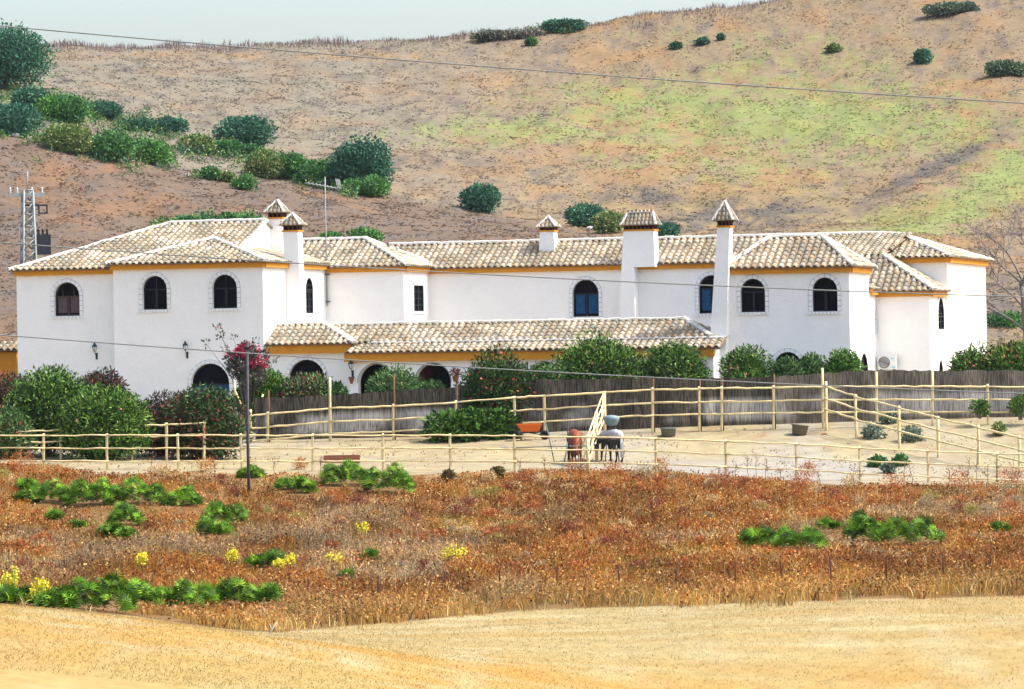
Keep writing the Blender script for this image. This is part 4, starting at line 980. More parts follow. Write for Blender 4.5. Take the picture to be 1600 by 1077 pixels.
ob = [
 ('dark leaved oleander with red blossom at the left edge of the frame', -50, 62, 590, 169.5, DARKRED, 7000, RED, 80),
 ('broad bright green bush behind the left front fence, widest of the hedge', 10, 145, 582, 167.5, GREEN+OLE, 12000, None, 0),
 ('low bush with small red blossoms hugging the front fence at the left edge', -40, 50, 640, 162.5, OLE, 5000, RED, 90),
 ('green bush right of the broadest hedge bush, below the red flowered oleander', 95, 228, 610, 165.5, GREEN+OLE, 11000, PALE, 30),
 ('reddish oleander standing above the hedge against the white wall', 120, 200, 584, 172.5, DARKRED, 6000, RED, 120),
 ('brownish oleander between the green hedge and the dark round one', 205, 290, 622, 168.5, DARKRED, 7000, RED, 60),
 ('dark round oleander with scattered red blossom under the arched door', 252, 378, 612, 166.5, DARKRED+OLE[:4]+GREEN[:2], 12000, RED, 170),
 ('green oleander just right of the utility pole below the bougainvillea', 368, 452, 578, 175.5, GREEN, 6500, RED, 30),
 ('oleander with pinkish blossom below the arched door of the porch end', 432, 525, 588, 175, OLE+DARKRED, 6500, RED, 110),
 ('small green shrub above the screening left of the first porch arch', 498, 547, 600, 174.8, OLE, 3000, PALE, 15),
 ('pale green oleander between the first two open porch arches', 572, 668, 579, 175, OLE, 6000, PALE, 20),
 ('small shrub in the right foot of the second open porch arch', 655, 702, 597, 175, OLE, 2600, None, 0),
 ('dark oleander with red blossom hanging over the middle of the screening', 715, 838, 556, 172.9, GREEN[:3]+OLE[:3]+DARKRED[:2], 9500, RED, 150),
 ('narrow green oleander between the two tallest middle bushes', 822, 886, 572, 174.5, OLE, 4500, RED, 30),
 ('tallest and broadest green oleander before the porch eave', 862, 1008, 533, 175.5, GREEN+OLE, 13000, PALE, 90),
 ('green oleander at the right end of the porch beside the white pillar', 995, 1104, 541, 175.5, GREEN+OLE, 9500, PALE, 60),
 ('green bush at the foot of the right tower left of its arched door', 1128, 1210, 546, 175.5, GREEN+OLE, 6000, PALE, 30),
 ('small grey green bush under the arched door of the right tower', 1196, 1254, 562, 175.5, OLE, 3600, None, 0),
 ('small bush between the arched door and the lamp post', 1244, 1294, 556, 176, OLE, 3600, None, 0),
 ('dense green bush at the foot of the lamp post', 1284, 1350, 551, 175.8, GREEN, 5000, None, 0),
 ('green oleander with red blossom right of the house end', 1484, 1566, 545, 175.5, GREEN+OLE, 6500, RED, 90),
 ('dark oleander full of red blossom at the right edge of the frame', 1538, 1640, 539, 174.5, GREEN+GREEN+DARKRED[:3], 8500, RED, 170),
]
for i_, (lb, a, b, t, d, c, n, fl, nf) in enumerate(ob): d -= (3.4 if i_ in (0, 1, 3, 5, 6) else 0); shrub('oleander_bush', lb, 'bush', a, b, t, d, c, int(n*2.1), .145, 3.0, fl, nf, g_h, k=24)
shrub('creeping_bush', 'low dark green creeper in front of the screening left of the orange barrow', 'bush', 668, 805, 640, 170.6, GREEN[:4]+OLE[:2]+[(.01,.02,.008)], 7000, .2, 2.4, dp=1.2)  # leaf colours darkened to paint in shade below the hanging oleander
shrub('creeping_bush', 'green tuft growing through the rear fence near the right edge', 'bush', 1514, 1547, 624, 170.3, GREEN, 500, .13, 2.4, dp=.5, pybase=649)
shrub('creeping_bush', 'green tuft on the rear fence at the very right edge', 'bush', 1574, 1615, 618, 170.3, GREEN, 700, .13, 2.4, dp=.5, pybase=651)
# bougainvillea: bare arching canes with crimson bracts
d = 174.5; c = P(388, 600, d); r = empty('bougainvillea', (c.x, d, g1(c.x, d))); tag(r, 'bougainvillea with crimson bracts and straggling bare canes by the arched door', 'bougainvillea'); o0 = r.location.copy()
st = MB(); tips = []; rg = np.random.default_rng(5)
for (tx, ty) in ((340, 512), (322, 537), (365, 528), (352, 545), (372, 560), (418, 545), (400, 533), (412, 570), (380, 540), (395, 548), (430, 560), (345, 525)):
    e_ = P(tx, ty, d+rg.uniform(-.5, .3))-o0; m_ = Vector((e_.x*.4, e_.y*.4, e_.z*.62)); st.tube([(0, 0, 0), m_, e_], [.035, .022, .008], 5); tips.append((e_, m_))
st.build('cane', M['bark'], r)
lob = []; Rr = []
for (tx, ty, rr) in ((385, 548, .42), (405, 562, .42), (372, 575, .5), (392, 590, .6), (362, 560, .32), (380, 570, .5)): q = P(tx, ty, d-.2)-o0; lob.append(list(q)); Rr.append(rr)
lob = np.array(lob); Rr = np.array(Rr); V, Fa, C = leaves(2600, lob, Rr, .15, 2, [(.07, .06, .05), (.10, .08, .075), (.05, .09, .04)], rg)
tipa = np.array([list(e_) for e_, m_ in tips]); V2, F2_, C2 = leaves(260, tipa, np.full(len(tipa), .16), .14, 2, [(.05, .10, .05), (.09, .10, .08)], rg)
meshobj('foliage', npmesh('foliage', np.concatenate([V, V2]), np.concatenate([Fa, F2_+len(V)]), np.concatenate([C, C2])), M['leaf'], r)
fl = np.array([list(P(x_, y_, d-.5)-o0) for x_, y_ in ((378, 546), (386, 542), (380, 551), (403, 545), (398, 566), (408, 562), (412, 572), (352, 553), (360, 560), (372, 549), (395, 570), (341, 510), (418, 545))])
V, Fa, C = leaves(380, fl, np.array([.22, .22, .2, .1, .2, .22, .12, .12, .1, .18, .12, .05, .05]), .11, 1.2, PINK, rg, shell=.8)
tag(meshobj('blossom', npmesh('blossom', V, Fa, C), M['leaf'], r), kind='stuff')
# potted plant on the rear fence
q = P(712, 590, 171.3); r = empty('potted_plant', (q.x, q.y, q.z)); tag(r, 'red flowered plant in a clay pot on top of a tall fence post', 'potted plant')
MB().lathe([(0, -.18), (.10, -.18), (.14, .05), (.16, .07), (.12, .07), (0, .06)], 12).build('pot', M['clay'], r)
V, Fa, C = leaves(160, np.array([[0, 0, .2]]), np.array([.18]), .12, 2, [(.10, .06, .03), (.35, .04, .03)], rg); meshobj('foliage', npmesh('foliage', V, Fa, C), M['leaf'], r)

# hillside shrubs and trees
def hillshrub(name, label, cat, x0, x1, yt, yb, cols, dmin=215, group='shrubs scattered over the hillside', n=None, leaf=None):
    c = G((x0+x1)/2, yb, dmin); d = c.y; w = (x1-x0)/F*d; h = max((yb-yt)/F*d, .5); rng = np.random.default_rng(int(x0*3+yb*5)+900)
    k = 22 if w > 3 else 12
    lo, R = lobes(w, h, min(w, 4)*.9, k, rng, .17, .36) if w < h*2.2 else lobes(w, h, 2.5, max(12, int(w/h*7)), rng, .16, .36)
    sc = d/330; n = n or int(min(16000, 560*w*h+500)); lf = leaf or .20*sc
    V, Fa, C = leaves(n, lo, R, lf, 1.7, cols, rng, shell=.6)
    lq, hq = np.percentile(V, .5, axis=0), np.percentile(V, 99.5, axis=0)
    V[:, 0] = (V[:, 0]-(lq[0]+hq[0])/2)*w/(hq[0]-lq[0]); V[:, 2] *= h/hq[2]
    if cat == 'tree':
        r = empty(name, (c.x, c.y, c.z)); tag(r, label, cat, group); meshobj('crown', npmesh('crown', V, Fa, C), M['leaf'], r)
        MB().tube([(0, 0, -.3), (.1, 0, h*.3), (.0, 0, h*.6)], [.2, .15, .08], 7).build('trunk', M['bark'], r); return r
    ob = meshobj(name, npmesh(name, V, Fa, C), M['leaf'], None, (c.x, c.y, c.z)); return tag(ob, label, cat, group)
g_t = 'dark evergreen trees on the hillside'
hillshrub('evergreen_tree', 'large round dark evergreen cut by the left edge near the skyline', 'tree', -60, 78, 42, 138, HILLG, group=g_t)
hillshrub('evergreen_tree', 'dark evergreen tree on the spur above the television aerial', 'tree', 520, 611, 221, 300, HILLG, group=g_t)
hillshrub('evergreen_tree', 'rounded evergreen on the slope up left of the aerial, wider than tall', 'tree', 338, 427, 184, 228, HILLG, group=g_t)
hillshrub('evergreen_tree', 'small rounded evergreen alone on the slope above the porch', 'tree', 720, 781, 289, 331, HILLG, group=g_t)
hillshrub('evergreen_tree', 'dark evergreen behind the roof between the small and the broad chimney', 'tree', 884, 952, 319, 354, HILLG, group=g_t)
hs = [
 ('bright green bush at the left edge below the large evergreen', -30, 62, 164, 212, HILLG), ('teal green bush just under the large evergreen', 20, 80, 136, 178, HILLG),
 ('dark olive thicket right of the bush under the large evergreen', 55, 142, 148, 192, HILLL), ('pale yellow green shrub below the dark olive thicket', 72, 142, 196, 238, HILLY),
 ('dull green shrub at the upper end of the diagonal hedge line', 125, 190, 160, 186, HILLG), ('green shrub in the lower row left of the darkest clump', 138, 212, 206, 250, HILLL),
 ('dark clump at the right end of the lower left row', 200, 268, 219, 257, HILLL), ('thin trailing strip of scrub along the diagonal line', 182, 292, 184, 206, HILLG),
 ('low green shrub left below the rounded evergreen', 278, 335, 211, 240, HILLY), ('dark low bush under the rounded evergreen', 325, 374, 222, 244, HILLL),
 ('green shrub under the right side of the rounded evergreen', 365, 412, 226, 246, HILLL), ('pale yellow green shrub in the middle of the spur row', 382, 440, 236, 278, HILLY),
 ('green bush between the pale shrub and the aerial', 425, 485, 240, 280, HILLL), ('green bush directly left of the tree above the aerial', 468, 536, 250, 290, HILLL),
 ('bright green shrub at the foot of the tree above the aerial', 535, 606, 276, 306, HILLL), ('leftmost of three small bushes on the bare lower slope', 304, 346, 261, 281, HILLL),
 ('faint yellowish middle one of three small bushes on the lower slope', 342, 368, 268, 285, HILLY), ('rightmost of three small bushes on the bare lower slope', 362, 397, 274, 297, HILLL),
 ('dark shrub on the skyline right of the centre', 848, 914, 31, 50, HILLG), ('low olive scrub on the skyline left of the dark shrub', 740, 850, 48, 62, [(.12, .13, .10), (.18, .17, .13)]),
 ('tiny green bush just under the skyline shrub', 820, 840, 58, 71, HILLL), ('yellow green bush right of the evergreen between the chimneys', 925, 978, 332, 364, HILLY),
 ('dark bush just right of the broad chimney', 1022, 1062, 350, 374, HILLG), ('dark round bush peeping over the roof left of centre', 544, 598, 357, 380, HILLL),
 ('small bush over the roof right of the aerial mast', 498, 536, 362, 378, HILLL), ('green bush over the left wing roof slope, lowest one', 236, 285, 345, 364, HILLY),
 ('green bush over the left wing roof, middle one', 272, 332, 337, 354, HILLL), ('green bush over the left wing roof nearest the chimney', 325, 398, 332, 350, HILLL),
 ('grey green shrub at the top edge of the frame', 1444, 1526, 4, 23, [(.08, .13, .09), (.12, .17, .11)]), ('small blue green bush on the upper right slope', 1428, 1456, 77, 99, HILLG),
 ('tiny dark bush on the upper slope, left of three in a row', 1046, 1066, 66, 78, HILLG), ('tiny dark bush on the upper slope, middle of three in a row', 1086, 1108, 59, 70, HILLG),
 ('tiny dark bush on the upper slope, right of three in a row', 1120, 1133, 52, 63, HILLG), ('patch of grey green shrub at the right edge under the cable', 1540, 1606, 95, 117, [(.09, .15, .09), (.14, .2, .11)]),
 ('faint green shrub left of the blue green one on the right slope', 1290, 1315, 70, 83, HILLY), ('dark hedge patch beside the right end of the house', 1540, 1604, 487, 512, HILLL),
]
for lb, a, b, t, y_b, c in hs: hillshrub('hill_shrub', lb, 'shrub', a, b, t, y_b, c)
# low green scrub joining the shrubs along the spur
bl = []; bR = []; rb_ = np.random.default_rng(21)
for (pts_, hw_, nn_) in ((((-20, 150), (60, 168), (140, 180), (200, 196), (285, 208)), 9, 190), (((-20, 190), (60, 215), (140, 232), (268, 250)), 12, 230), (((278, 232), (400, 252), (520, 286), (606, 303)), 9, 230), (((300, 276), (398, 292)), 5, 18), (((740, 62), (830, 52), (912, 44)), 4, 30), (((240, 360), (330, 347), (420, 345)), 4, 30)):
    for _ in range(nn_):
        x_ = rb_.uniform(pts_[0][0], pts_[-1][0]); y_ = np.interp(x_, [q[0] for q in pts_], [q[1] for q in pts_])+rb_.normal()*hw_; c = G(x_, y_, 215); R0 = rb_.uniform(.3, .8)
        bl.append((c.x, c.y, c.z+R0*.2)); bR.append(R0)
V, Fa, C = leaves(60000, np.array(bl), np.array(bR), .20, 1.8, HILLL+HILLY+HILLG, rb_, shell=.5, zmin=-99)
tag(meshobj('low_scrub', npmesh('low_scrub', V, Fa, C), M['leaf']), 'low green scrub running diagonally along the spur between the bushes', 'scrub', kind='stuff')
# bare tree at the right edge
yy = 212; q = P(1606, 470, yy); r = empty('bare_tree', (q.x, yy, g1(q.x, yy))); tag(r, 'leafless grey tree with thin branches at the right edge behind the house', 'tree')
tw_ = MB(); br = MB(); hh = P(1600, 345, yy).z-r.location.z; random.seed(3)
MB().tube([(0, 0, -.2), (-.1, 0, hh*.25), (-.25, 0, hh*.5), (-.35, .1, hh*.62)], [.2, .16, .12, .09], 7).build('trunk', M['bark'], r)
def grow(p, dirv, L, rad, lev):
    q = p+dirv*L*.5+Vector((random.uniform(-.05, .05), random.uniform(-.05, .05), random.uniform(-.03, .08)))*L; e2 = p+dirv*L
    (br if lev < 2 else tw_).tube([p, q, e2], [rad, rad*.8, rad*.55], 5 if lev < 2 else 3, cap=False)
    if lev < 6:
        for k in range(3 if lev < 3 else 2+(lev == 3)):
            nd = (dirv+Vector((random.uniform(-.75, .75), random.uniform(-.6, .6), random.uniform(-.25, .55)))).normalized(); grow(p.lerp(e2, random.uniform(.55, 1)), nd, L*random.uniform(.6, .85), rad*.58, lev+1)
for sx_, h_, l_ in ((-.8, .45, 1.7), (-.9, .6, 1.8), (-.35, .62, 1.9), (.6, .5, 1.8), (.1, .6, 1.6), (-1.0, .3, 1.8)): grow(Vector((-.2*h_*2, 0, hh*h_)), Vector((sx_, random.uniform(-.4, .4), .75)).normalized(), l_, .075, 1)
br.build('branch', M['bark'], r); tag(tw_.build('twigs', M['bark'], r), kind='stuff')

# rocks
def rock(px, py, s, label, dmin=215, m='rock'):
    c = G(px, py, dmin); bm = bmesh.new(); bmesh.ops.create_icosphere(bm, subdivisions=2, radius=s)
    for v in bm.verts: v.co *= random.uniform(.8, 1.15); v.co.z *= .62
    me = bpy.data.meshes.new('rock'); bm.to_mesh(me); bm.free(); o = meshobj('rock', me, M[m], None, c+Vector((0, 0, s*.2))); return tag(o, label, 'rock', 'pale rocks')
rock(923, 360, .42, 'larger white rock above the roof left of the broad chimney'); rock(939, 361, .34, 'smaller white rock close to the broad chimney')
rock(24, 214, .45, 'white rock below the leftmost hillside bushes, left one'); rock(46, 219, .35, 'white rock below the leftmost hillside bushes, right one'); rock(292, 275, .22, 'small white rock beside the three small hillside bushes')
rock(1043-180, 740, .12, 'small pale stone at the paddock edge near the horses', 140)

# ------------------------------------------------------------------ palmettos, yellow flowers, paddock shrubs
PALM = [(.03, .09, .003), (.075, .20, .004), (.13, .30, .008), (.010, .03, .002), (.22, .38, .02), (.045, .13, .004)]
def palmetto(label, x0, x1, yt, yb, cols=PALM, group='green palmetto clumps in the brown scrub', name='palmetto', cat='palmetto', dens=1.):
    c = G((x0+x1)/2, yb-1, 95); d = c.y; w = (x1-x0)/F*d; h = (yb-yt)/F*d*.95; rng = np.random.default_rng(int(x0*11+yb))
    h *= 1.12; nfan = int((22*w*max(h, .4)+14)*5.5*dens); V = []; C = []
    for i in range(nfan):
        bx, by = rng.uniform(-.5, .5)*w, rng.uniform(-.4, .4)*min(w, 1.6)
        up_h = h*(1-9*(bx/w)**4)*(.88+.14*math.sin(bx*7+x0))*rng.uniform(.1, 1.0)**.6
        ctr = np.array([bx, by, max(up_h-.12, .05)]); an = rng.uniform(0, 2*math.pi)
        nrm = np.array([math.cos(an)*.8, math.sin(an)*.8-.25, rng.uniform(.1, .9)]); nrm /= np.linalg.norm(nrm)
        t1 = np.cross(nrm, [0, 0, 1.]); t1 /= np.linalg.norm(t1); t2 = np.cross(t1, nrm); t2 = t2 if t2[2] > 0 else -t2
        R = rng.uniform(.14, .30); cc = np.array(cols[rng.integers(len(cols))])*rng.uniform(.7, 1.25); nb = 9
        for b in range(nb):
            th = math.radians(-100+200*b/(nb-1)+rng.uniform(-5, 5)); dv = t2*math.cos(th)+t1*math.sin(th); pv = np.cross(dv, nrm); RR = R*rng.uniform(.8, 1.1)
            V += [ctr, ctr+dv*RR*.55+pv*.014, ctr+dv*RR+nrm*-.03, ctr+dv*RR*.55-pv*.014]; C += [cc]*4
    V = np.array(V); Fa = np.arange(len(V)).reshape(-1, 4)
    r = empty(name, (c.x, c.y, c.z)); tag(r, label, cat, group); meshobj('fronds', npmesh('fronds', V, Fa, np.array(C)), M['leaf'], r)
    return r
pl = [
 ('leftmost low palmetto in the upper left row of the scrub', 25, 62, 764, 786), ('palmetto second from left in the upper left row', 52, 115, 752, 788), ('broad palmetto in the middle of the upper left row', 105, 178, 750, 792),
 ('tall palmetto in the upper left row right of its middle', 165, 255, 750, 790), ('separate palmetto ending the upper left row on the right', 258, 312, 763, 792), ('small palmetto at the left above the upper row', 28, 58, 748, 768),
 ('dark palmetto below the upper left row', 172, 222, 788, 822), ('small dark palmetto left under the dark one', 156, 190, 815, 842), ('small dark palmetto right under the dark one', 186, 214, 822, 844), ('pale green shrub left of the dark palmetto', 74, 96, 796, 814), ('tiny green clump below the broad palmetto', 112, 130, 812, 826),
 ('dark palmetto near the utility pole base, upper one', 318, 385, 785, 822), ('light palmetto in front of the one near the pole base', 305, 360, 812, 838), ('small palmetto right behind the utility pole', 372, 412, 728, 748),
 ('palmetto left of the pair under the clay trough', 503, 578, 722, 762), ('palmetto right of the pair under the clay trough', 572, 644, 724, 772), ('sparse green plant left of the trough palmettos', 462, 490, 744, 772), ('sparse yellowish green plant right of the pole', 432, 464, 745, 768),
 ('small palmetto left of the yellow flowers in mid scrub', 384, 412, 870, 888), ('dark palmetto beside the small one in mid scrub', 402, 442, 860, 888), ('small green plant under the yellow flowers near the centre left', 533, 553, 888, 908), ('tiny dark plant left of the centre yellow flowers', 568, 592, 860, 878),
 ('low palmetto at the left of the right hand group', 1155, 1212, 824, 856), ('palmetto joined right of the low one in the right hand group', 1205, 1292, 826, 858), ('small palmetto standing alone above the right hand group', 1278, 1312, 812, 828), ('tall palmetto in the right hand group', 1322, 1380, 802, 848), ('broad palmetto at the right of the right hand group', 1368, 1472, 808, 852), ('small green plant near the right edge of the scrub', 1550, 1574, 814, 832),
 ('palmetto at the left edge by the field boundary', -10, 32, 915, 944), ('palmetto second from left by the field boundary', 28, 58, 918, 946), ('palmetto behind the yellow flowers by the field boundary', 62, 112, 912, 952), ('large dark palmetto by the field boundary', 106, 208, 898, 956), ('grey green low plant between the boundary palmettos', 198, 248, 905, 948), ('dark palmetto left of the stump by the boundary', 238, 310, 908, 954), ('small palmetto next to the stump by the boundary', 296, 338, 915, 950), ('bright palmetto right of the stump by the boundary', 328, 396, 906, 950), ('rightmost palmetto of the boundary row', 382, 438, 912, 948),
]
for lb, a, b, t, y_b in pl: palmetto(lb, a, b, t, y_b)
def yellow(label, x0, x1, yt, yb):
    c = G((x0+x1)/2, yb, 95); d = c.y; w = (x1-x0)/F*d; h = (yb-yt)/F*d+.1; rng = np.random.default_rng(int(x0*13+yb)); r = empty('yellow_wildflower', c); tag(r, label, 'wildflower', 'yellow flowering plants'); st = MB(); tips = []
    for i in range(14): x, y = rng.uniform(-.5, .5)*w, rng.uniform(-.25, .25); hh_ = h*rng.uniform(.6, 1.0)*(1-.5*abs(x)/w); st.tube([(x*.4, y*.4, 0), (x*.9, y, hh_*.6), (x, y, hh_)], .008, 3); tips += [(x, y, hh_), (x*.95, y, hh_*.82), (x*.9, y, hh_*.65)]
    tm = st.build('stem', mat('green_stem', (.12, .22, .05)) if 'green_stem' not in bpy.data.materials else bpy.data.materials['green_stem'], r)
    V, Fa, C = leaves(330, np.array(tips), np.full(len(tips), .075), .055, 1.2, [(.72, .62, .02), (.80, .70, .05), (.55, .50, .03)], rng, shell=.9); tag(meshobj('flower', npmesh('flower', V, Fa, C), M['leaf'], r), kind='stuff')
for lb, a, b, t, y_b in [('yellow wildflower at the left edge by the field boundary', 5, 28, 888, 942), ('bushy yellow wildflower left of the large dark palmetto', 50, 82, 904, 948), ('slender yellow wildflower above the boundary palmettos', 214, 232, 866, 896), ('yellow wildflower above the bright boundary palmetto', 352, 372, 858, 892),
    ('short yellow wildflower left of the pair beside a green clump', 428, 444, 878, 894), ('short yellow wildflower right of the dark mid palmetto', 446, 464, 870, 892), ('compact yellow wildflower left of the centre', 512, 532, 866, 890), ('small high yellow wildflower in the middle of the scrub', 556, 574, 820, 842), ('widest yellow wildflower near the centre of the scrub', 690, 730, 858, 888)]: yellow(lb, a, b, t, y_b)
for lb, a, b, t, y_b, c in [('grey green round shrub on the pale bank, left one', 1347, 1386, 660, 686, GREY), ('grey green spreading shrub on the pale bank, right one', 1402, 1444, 665, 690, GREY), ('thin grey green plant behind the left bank shrub', 1374, 1402, 652, 664, GREY),
    ('small green plant on the flat paddock, left one', 1355, 1386, 716, 730, HILLL), ('small green plant on the flat paddock, right one', 1393, 1420, 712, 728, HILLL), ('low plant below the two paddock plants', 1376, 1400, 730, 742, GREY), ('yellow green plant on the bank near the right edge', 1550, 1572, 660, 682, HILLY),
    ('dark grass tuft at the sandy edge left of the horses', 765, 790, 733, 750, [(.10, .09, .03), (.18, .14, .05), (.06, .07, .02)]), ('second dark grass tuft at the sandy edge', 690, 712, 740, 754, [(.12, .10, .04), (.2, .15, .06)])]:
    hillshrub('low_plant', lb, 'plant', a, b, t, y_b, c, dmin=140, group='low plants in and around the paddock', n=420, leaf=.15)

# ------------------------------------------------------------------ weeds and stubble (nobody could count these)
def blades(X, Y, Z, h, w, col, rng, lean=.35):
    n = len(X); an = rng.random(n)*2*math.pi; ln = h*lean*rng.random(n); dx, dy = np.cos(an)*ln, np.sin(an)*ln
    sa = rng.random(n)*math.pi; sx_, sy_ = np.cos(sa)*w, np.sin(sa)*w*.5
    b = np.stack([X, Y, Z-.03], 1); s = np.stack([sx_, sy_, 0*w], 1); t = b+np.stack([dx, dy, h], 1); m = b+np.stack([dx*.35, dy*.35, h*.55], 1)
    V = np.stack([b-s, b+s, m+s*.8, t, m-s*.8], 1).reshape(-1, 3); return V, np.arange(5*n).reshape(-1, 5), np.repeat(col, 5, 0)
def heads(X, Y, Z, s, col, rng):
    n = len(X); q = rng.normal(size=(n, 3)); q /= np.linalg.norm(q, axis=1)[:, None]; q2 = np.cross(q, rng.normal(size=(n, 3))); q2 /= np.linalg.norm(q2, axis=1)[:, None]
    c = np.stack([X, Y, Z], 1); V = np.stack([c+q*s[:, None], c+q2*s[:, None], c-q*s[:, None], c-q2*s[:, None]], 1).reshape(-1, 3); return V, np.arange(4*n).reshape(-1, 4), np.repeat(col, 4, 0)
rng = np.random.default_rng(77)
N0 = 78000
px = rng.uniform(-600, 2260, N0); Y = rng.uniform(97, 158.5, N0); X = (px-800)/F*Y; Z = gz(X, Y); ppx, ppy = proj(X, Y, Z)
lo = np.interp(ppx, B_LOW_X, B_LOW_Y); hi = np.interp(ppx, B_TOP_X, B_TOP_Y)
rag = (fbm(X*.8, Y*.4, 88, 3)-.5)
ok = (ppy < lo-1+rag*26+(rng.random(N0) < .04)*8) & (ppy > hi+2+rag*26)
for (lb, x0, x1, yt, yb_) in pl: ok &= ~((ppx > x0) & (ppx < x1) & (ppy > yt+(yb_-yt)*.45) & (ppy < yb_+2+3*np.sin(ppx*.3)))
ok &= rng.random(N0) < np.clip(.45+(fbm(X*.7, Y*.3, 64, 3)-.3)*4, .4, 1)
X, Y, Z, ppx, ppy, lo, hi = (a[ok] for a in (X, Y, Z, ppx, ppy, lo, hi)); n = len(X)
shortf = np.ones(n)
for (lb, x0, x1, yt, yb_) in pl: shortf = np.where((ppx > x0-3) & (ppx < x1+3) & (ppy > yb_-2) & (ppy < yb_+22), .6, shortf)
cl = fbm(X*.55, Y*.28, 61, 4); c2 = fbm(X*1.6+3, Y*.7, 62, 3); c3 = fbm(X*.2, Y*.1, 63, 3)
PAL = {'rust': (.34, .125, .022), 'brown': (.22, .08, .016), 'gold': (.42, .21, .03), 'tan': (.48, .33, .10), 'pale': (.58, .47, .22), 'grey': (.36, .31, .19), 'dark': (.07, .022, .008), 'olive': (.24, .23, .045)}
col = np.zeros((n, 3)); col[:] = PAL['rust']
col = lerp(col, PAL['brown'], np.clip((cl-.5)*6, 0, 1)); col = lerp(col, PAL['gold'], np.clip((c2-.52)*6, 0, 1)*.8); col = lerp(col, PAL['grey'], np.clip((c3-.56)*8, 0, 1)*.7)
col = lerp(col, PAL['olive'], np.clip((.36-cl)*9, 0, 1)*.6)
edge = np.clip((ppy-(lo-42))/26, 0, 1)
col = lerp(col, PAL['tan'], edge*.8*rng.random(n)**.5); u = rng.random(n); col[u < .06] = PAL['pale']; col[(u > .10) & (u < .16)] = PAL['dark']; col[(u > .2) & (u < .27)] = PAL['tan']
kb = 5; rep = lambda a: np.repeat(a, kb, 0)
hgt = np.interp(ppy, [740, 830, 900], [.6, .85, 1.0])*(.16+.40*cl+.25*np.clip(c2-.5, 0, 1)*2)*shortf*np.clip((ppy-hi)/25+.35, 0, 1)*(.7+.6*rng.random(n))
Xb = rep(X)+rng.normal(size=n*kb)*.10; Yb = rep(Y)+rng.normal(size=n*kb)*.10; hb = rep(hgt)*(.5+.6*rng.random(n*kb)); Zb = rep(Z)
col = col*np.clip(.25+1.5*fbm(X*.45+9, Y*.25, 65, 4), .4, 1.3)[:, None]
cb = rep(col)*(.65+.7*rng.random(n*kb))[:, None]
V1, F1_, C1 = blades(Xb, Yb, Zb, hb, .007+.010*rng.random(n*kb), cb, rng, 1.0)
def split5(V, F5): q = F5[:, [0, 1, 2, 4]]; t = F5[:, [4, 2, 3, 3]]; return q, F5[:, [4, 2, 3]]
def blademesh(name, V, F5, C, mt, kind='stuff'):
    q, t = split5(V, F5); me = bpy.data.meshes.new(name); me.vertices.add(len(V)); me.vertices.foreach_set('co', V.astype(np.float32).ravel())
    lv = np.concatenate([q.ravel(), t.ravel()]).astype(np.int32); me.loops.add(len(lv)); me.loops.foreach_set('vertex_index', lv)
    st = np.concatenate([np.arange(len(q))*4, len(q)*4+np.arange(len(t))*3]).astype(np.int32); me.polygons.add(len(st)); me.polygons.foreach_set('loop_start', st); me.update(calc_edges=True)
    a = me.color_attributes.new('Col', 'FLOAT_COLOR', 'POINT'); c = np.ones((len(V), 4), np.float32); c[:, :3] = C; a.data.foreach_set('color', c.ravel())
    ob = meshobj(name, me, mt); return tag(ob, kind=kind)
w_ = blademesh('dry_weeds', V1, F1_, C1, M['dry']); tag(w_, 'rust brown dry weeds and grasses covering the slope below the paddock', 'weeds')
sel = rng.random(n*kb) < .55; hs_c = cb[sel]*np.array([.8, .62, .55]); pale_ = rng.random(sel.sum()) < .07; hs_c[pale_] = PAL['tan']; 
V2, F2_, C2 = heads(Xb[sel]+rng.normal(size=sel.sum())*.05, Yb[sel], Zb[sel]+hb[sel]*(.75+.3*rng.random(sel.sum())), .018+.028*rng.random(sel.sum()), hs_c, rng)
tag(meshobj('seed_heads', npmesh('seed_heads', V2, F2_, C2), M['dry']), 'dark rusty seed heads and dead leaves among the dry weeds', 'seed heads', kind='stuff')
# rounded dry brush mounds
mounds = [(1010, 752, 60, 22), (960, 748, 46, 18), (1130, 765, 60, 22), (1250, 775, 54, 26), (1262, 752, 36, 20), (905, 742, 50, 18), (1062, 775, 50, 18), (320, 738, 44, 16), (820, 762, 50, 16), (1400, 770, 60, 22), (1500, 768, 60, 26), (1190, 790, 50, 20), (30, 740, 60, 26), (250, 745, 50, 12), (560, 790, 40, 12), (20, 860, 60, 20), (470, 735, 30, 14), (1030, 740, 40, 18), (1330, 768, 40, 20), (1580, 765, 50, 30)]
Vs = []; Fs = []; Cs = []; m0 = 0
for i in range(420):
    mx_ = rng.uniform(-60, 1660); my_ = rng.uniform(np.interp(mx_, B_TOP_X, B_TOP_Y)+14, np.interp(mx_, B_LOW_X, B_LOW_Y)-28)
    if any(a-20 < mx_ < b+20 and t-4 < my_ < y_b+22 for _, a, b, t, y_b in pl): continue
    q_ = rng.uniform(.5, 1.0)*(1 if my_ > 800 else .8); mounds.append((mx_, my_, 46*q_, 17*q_))
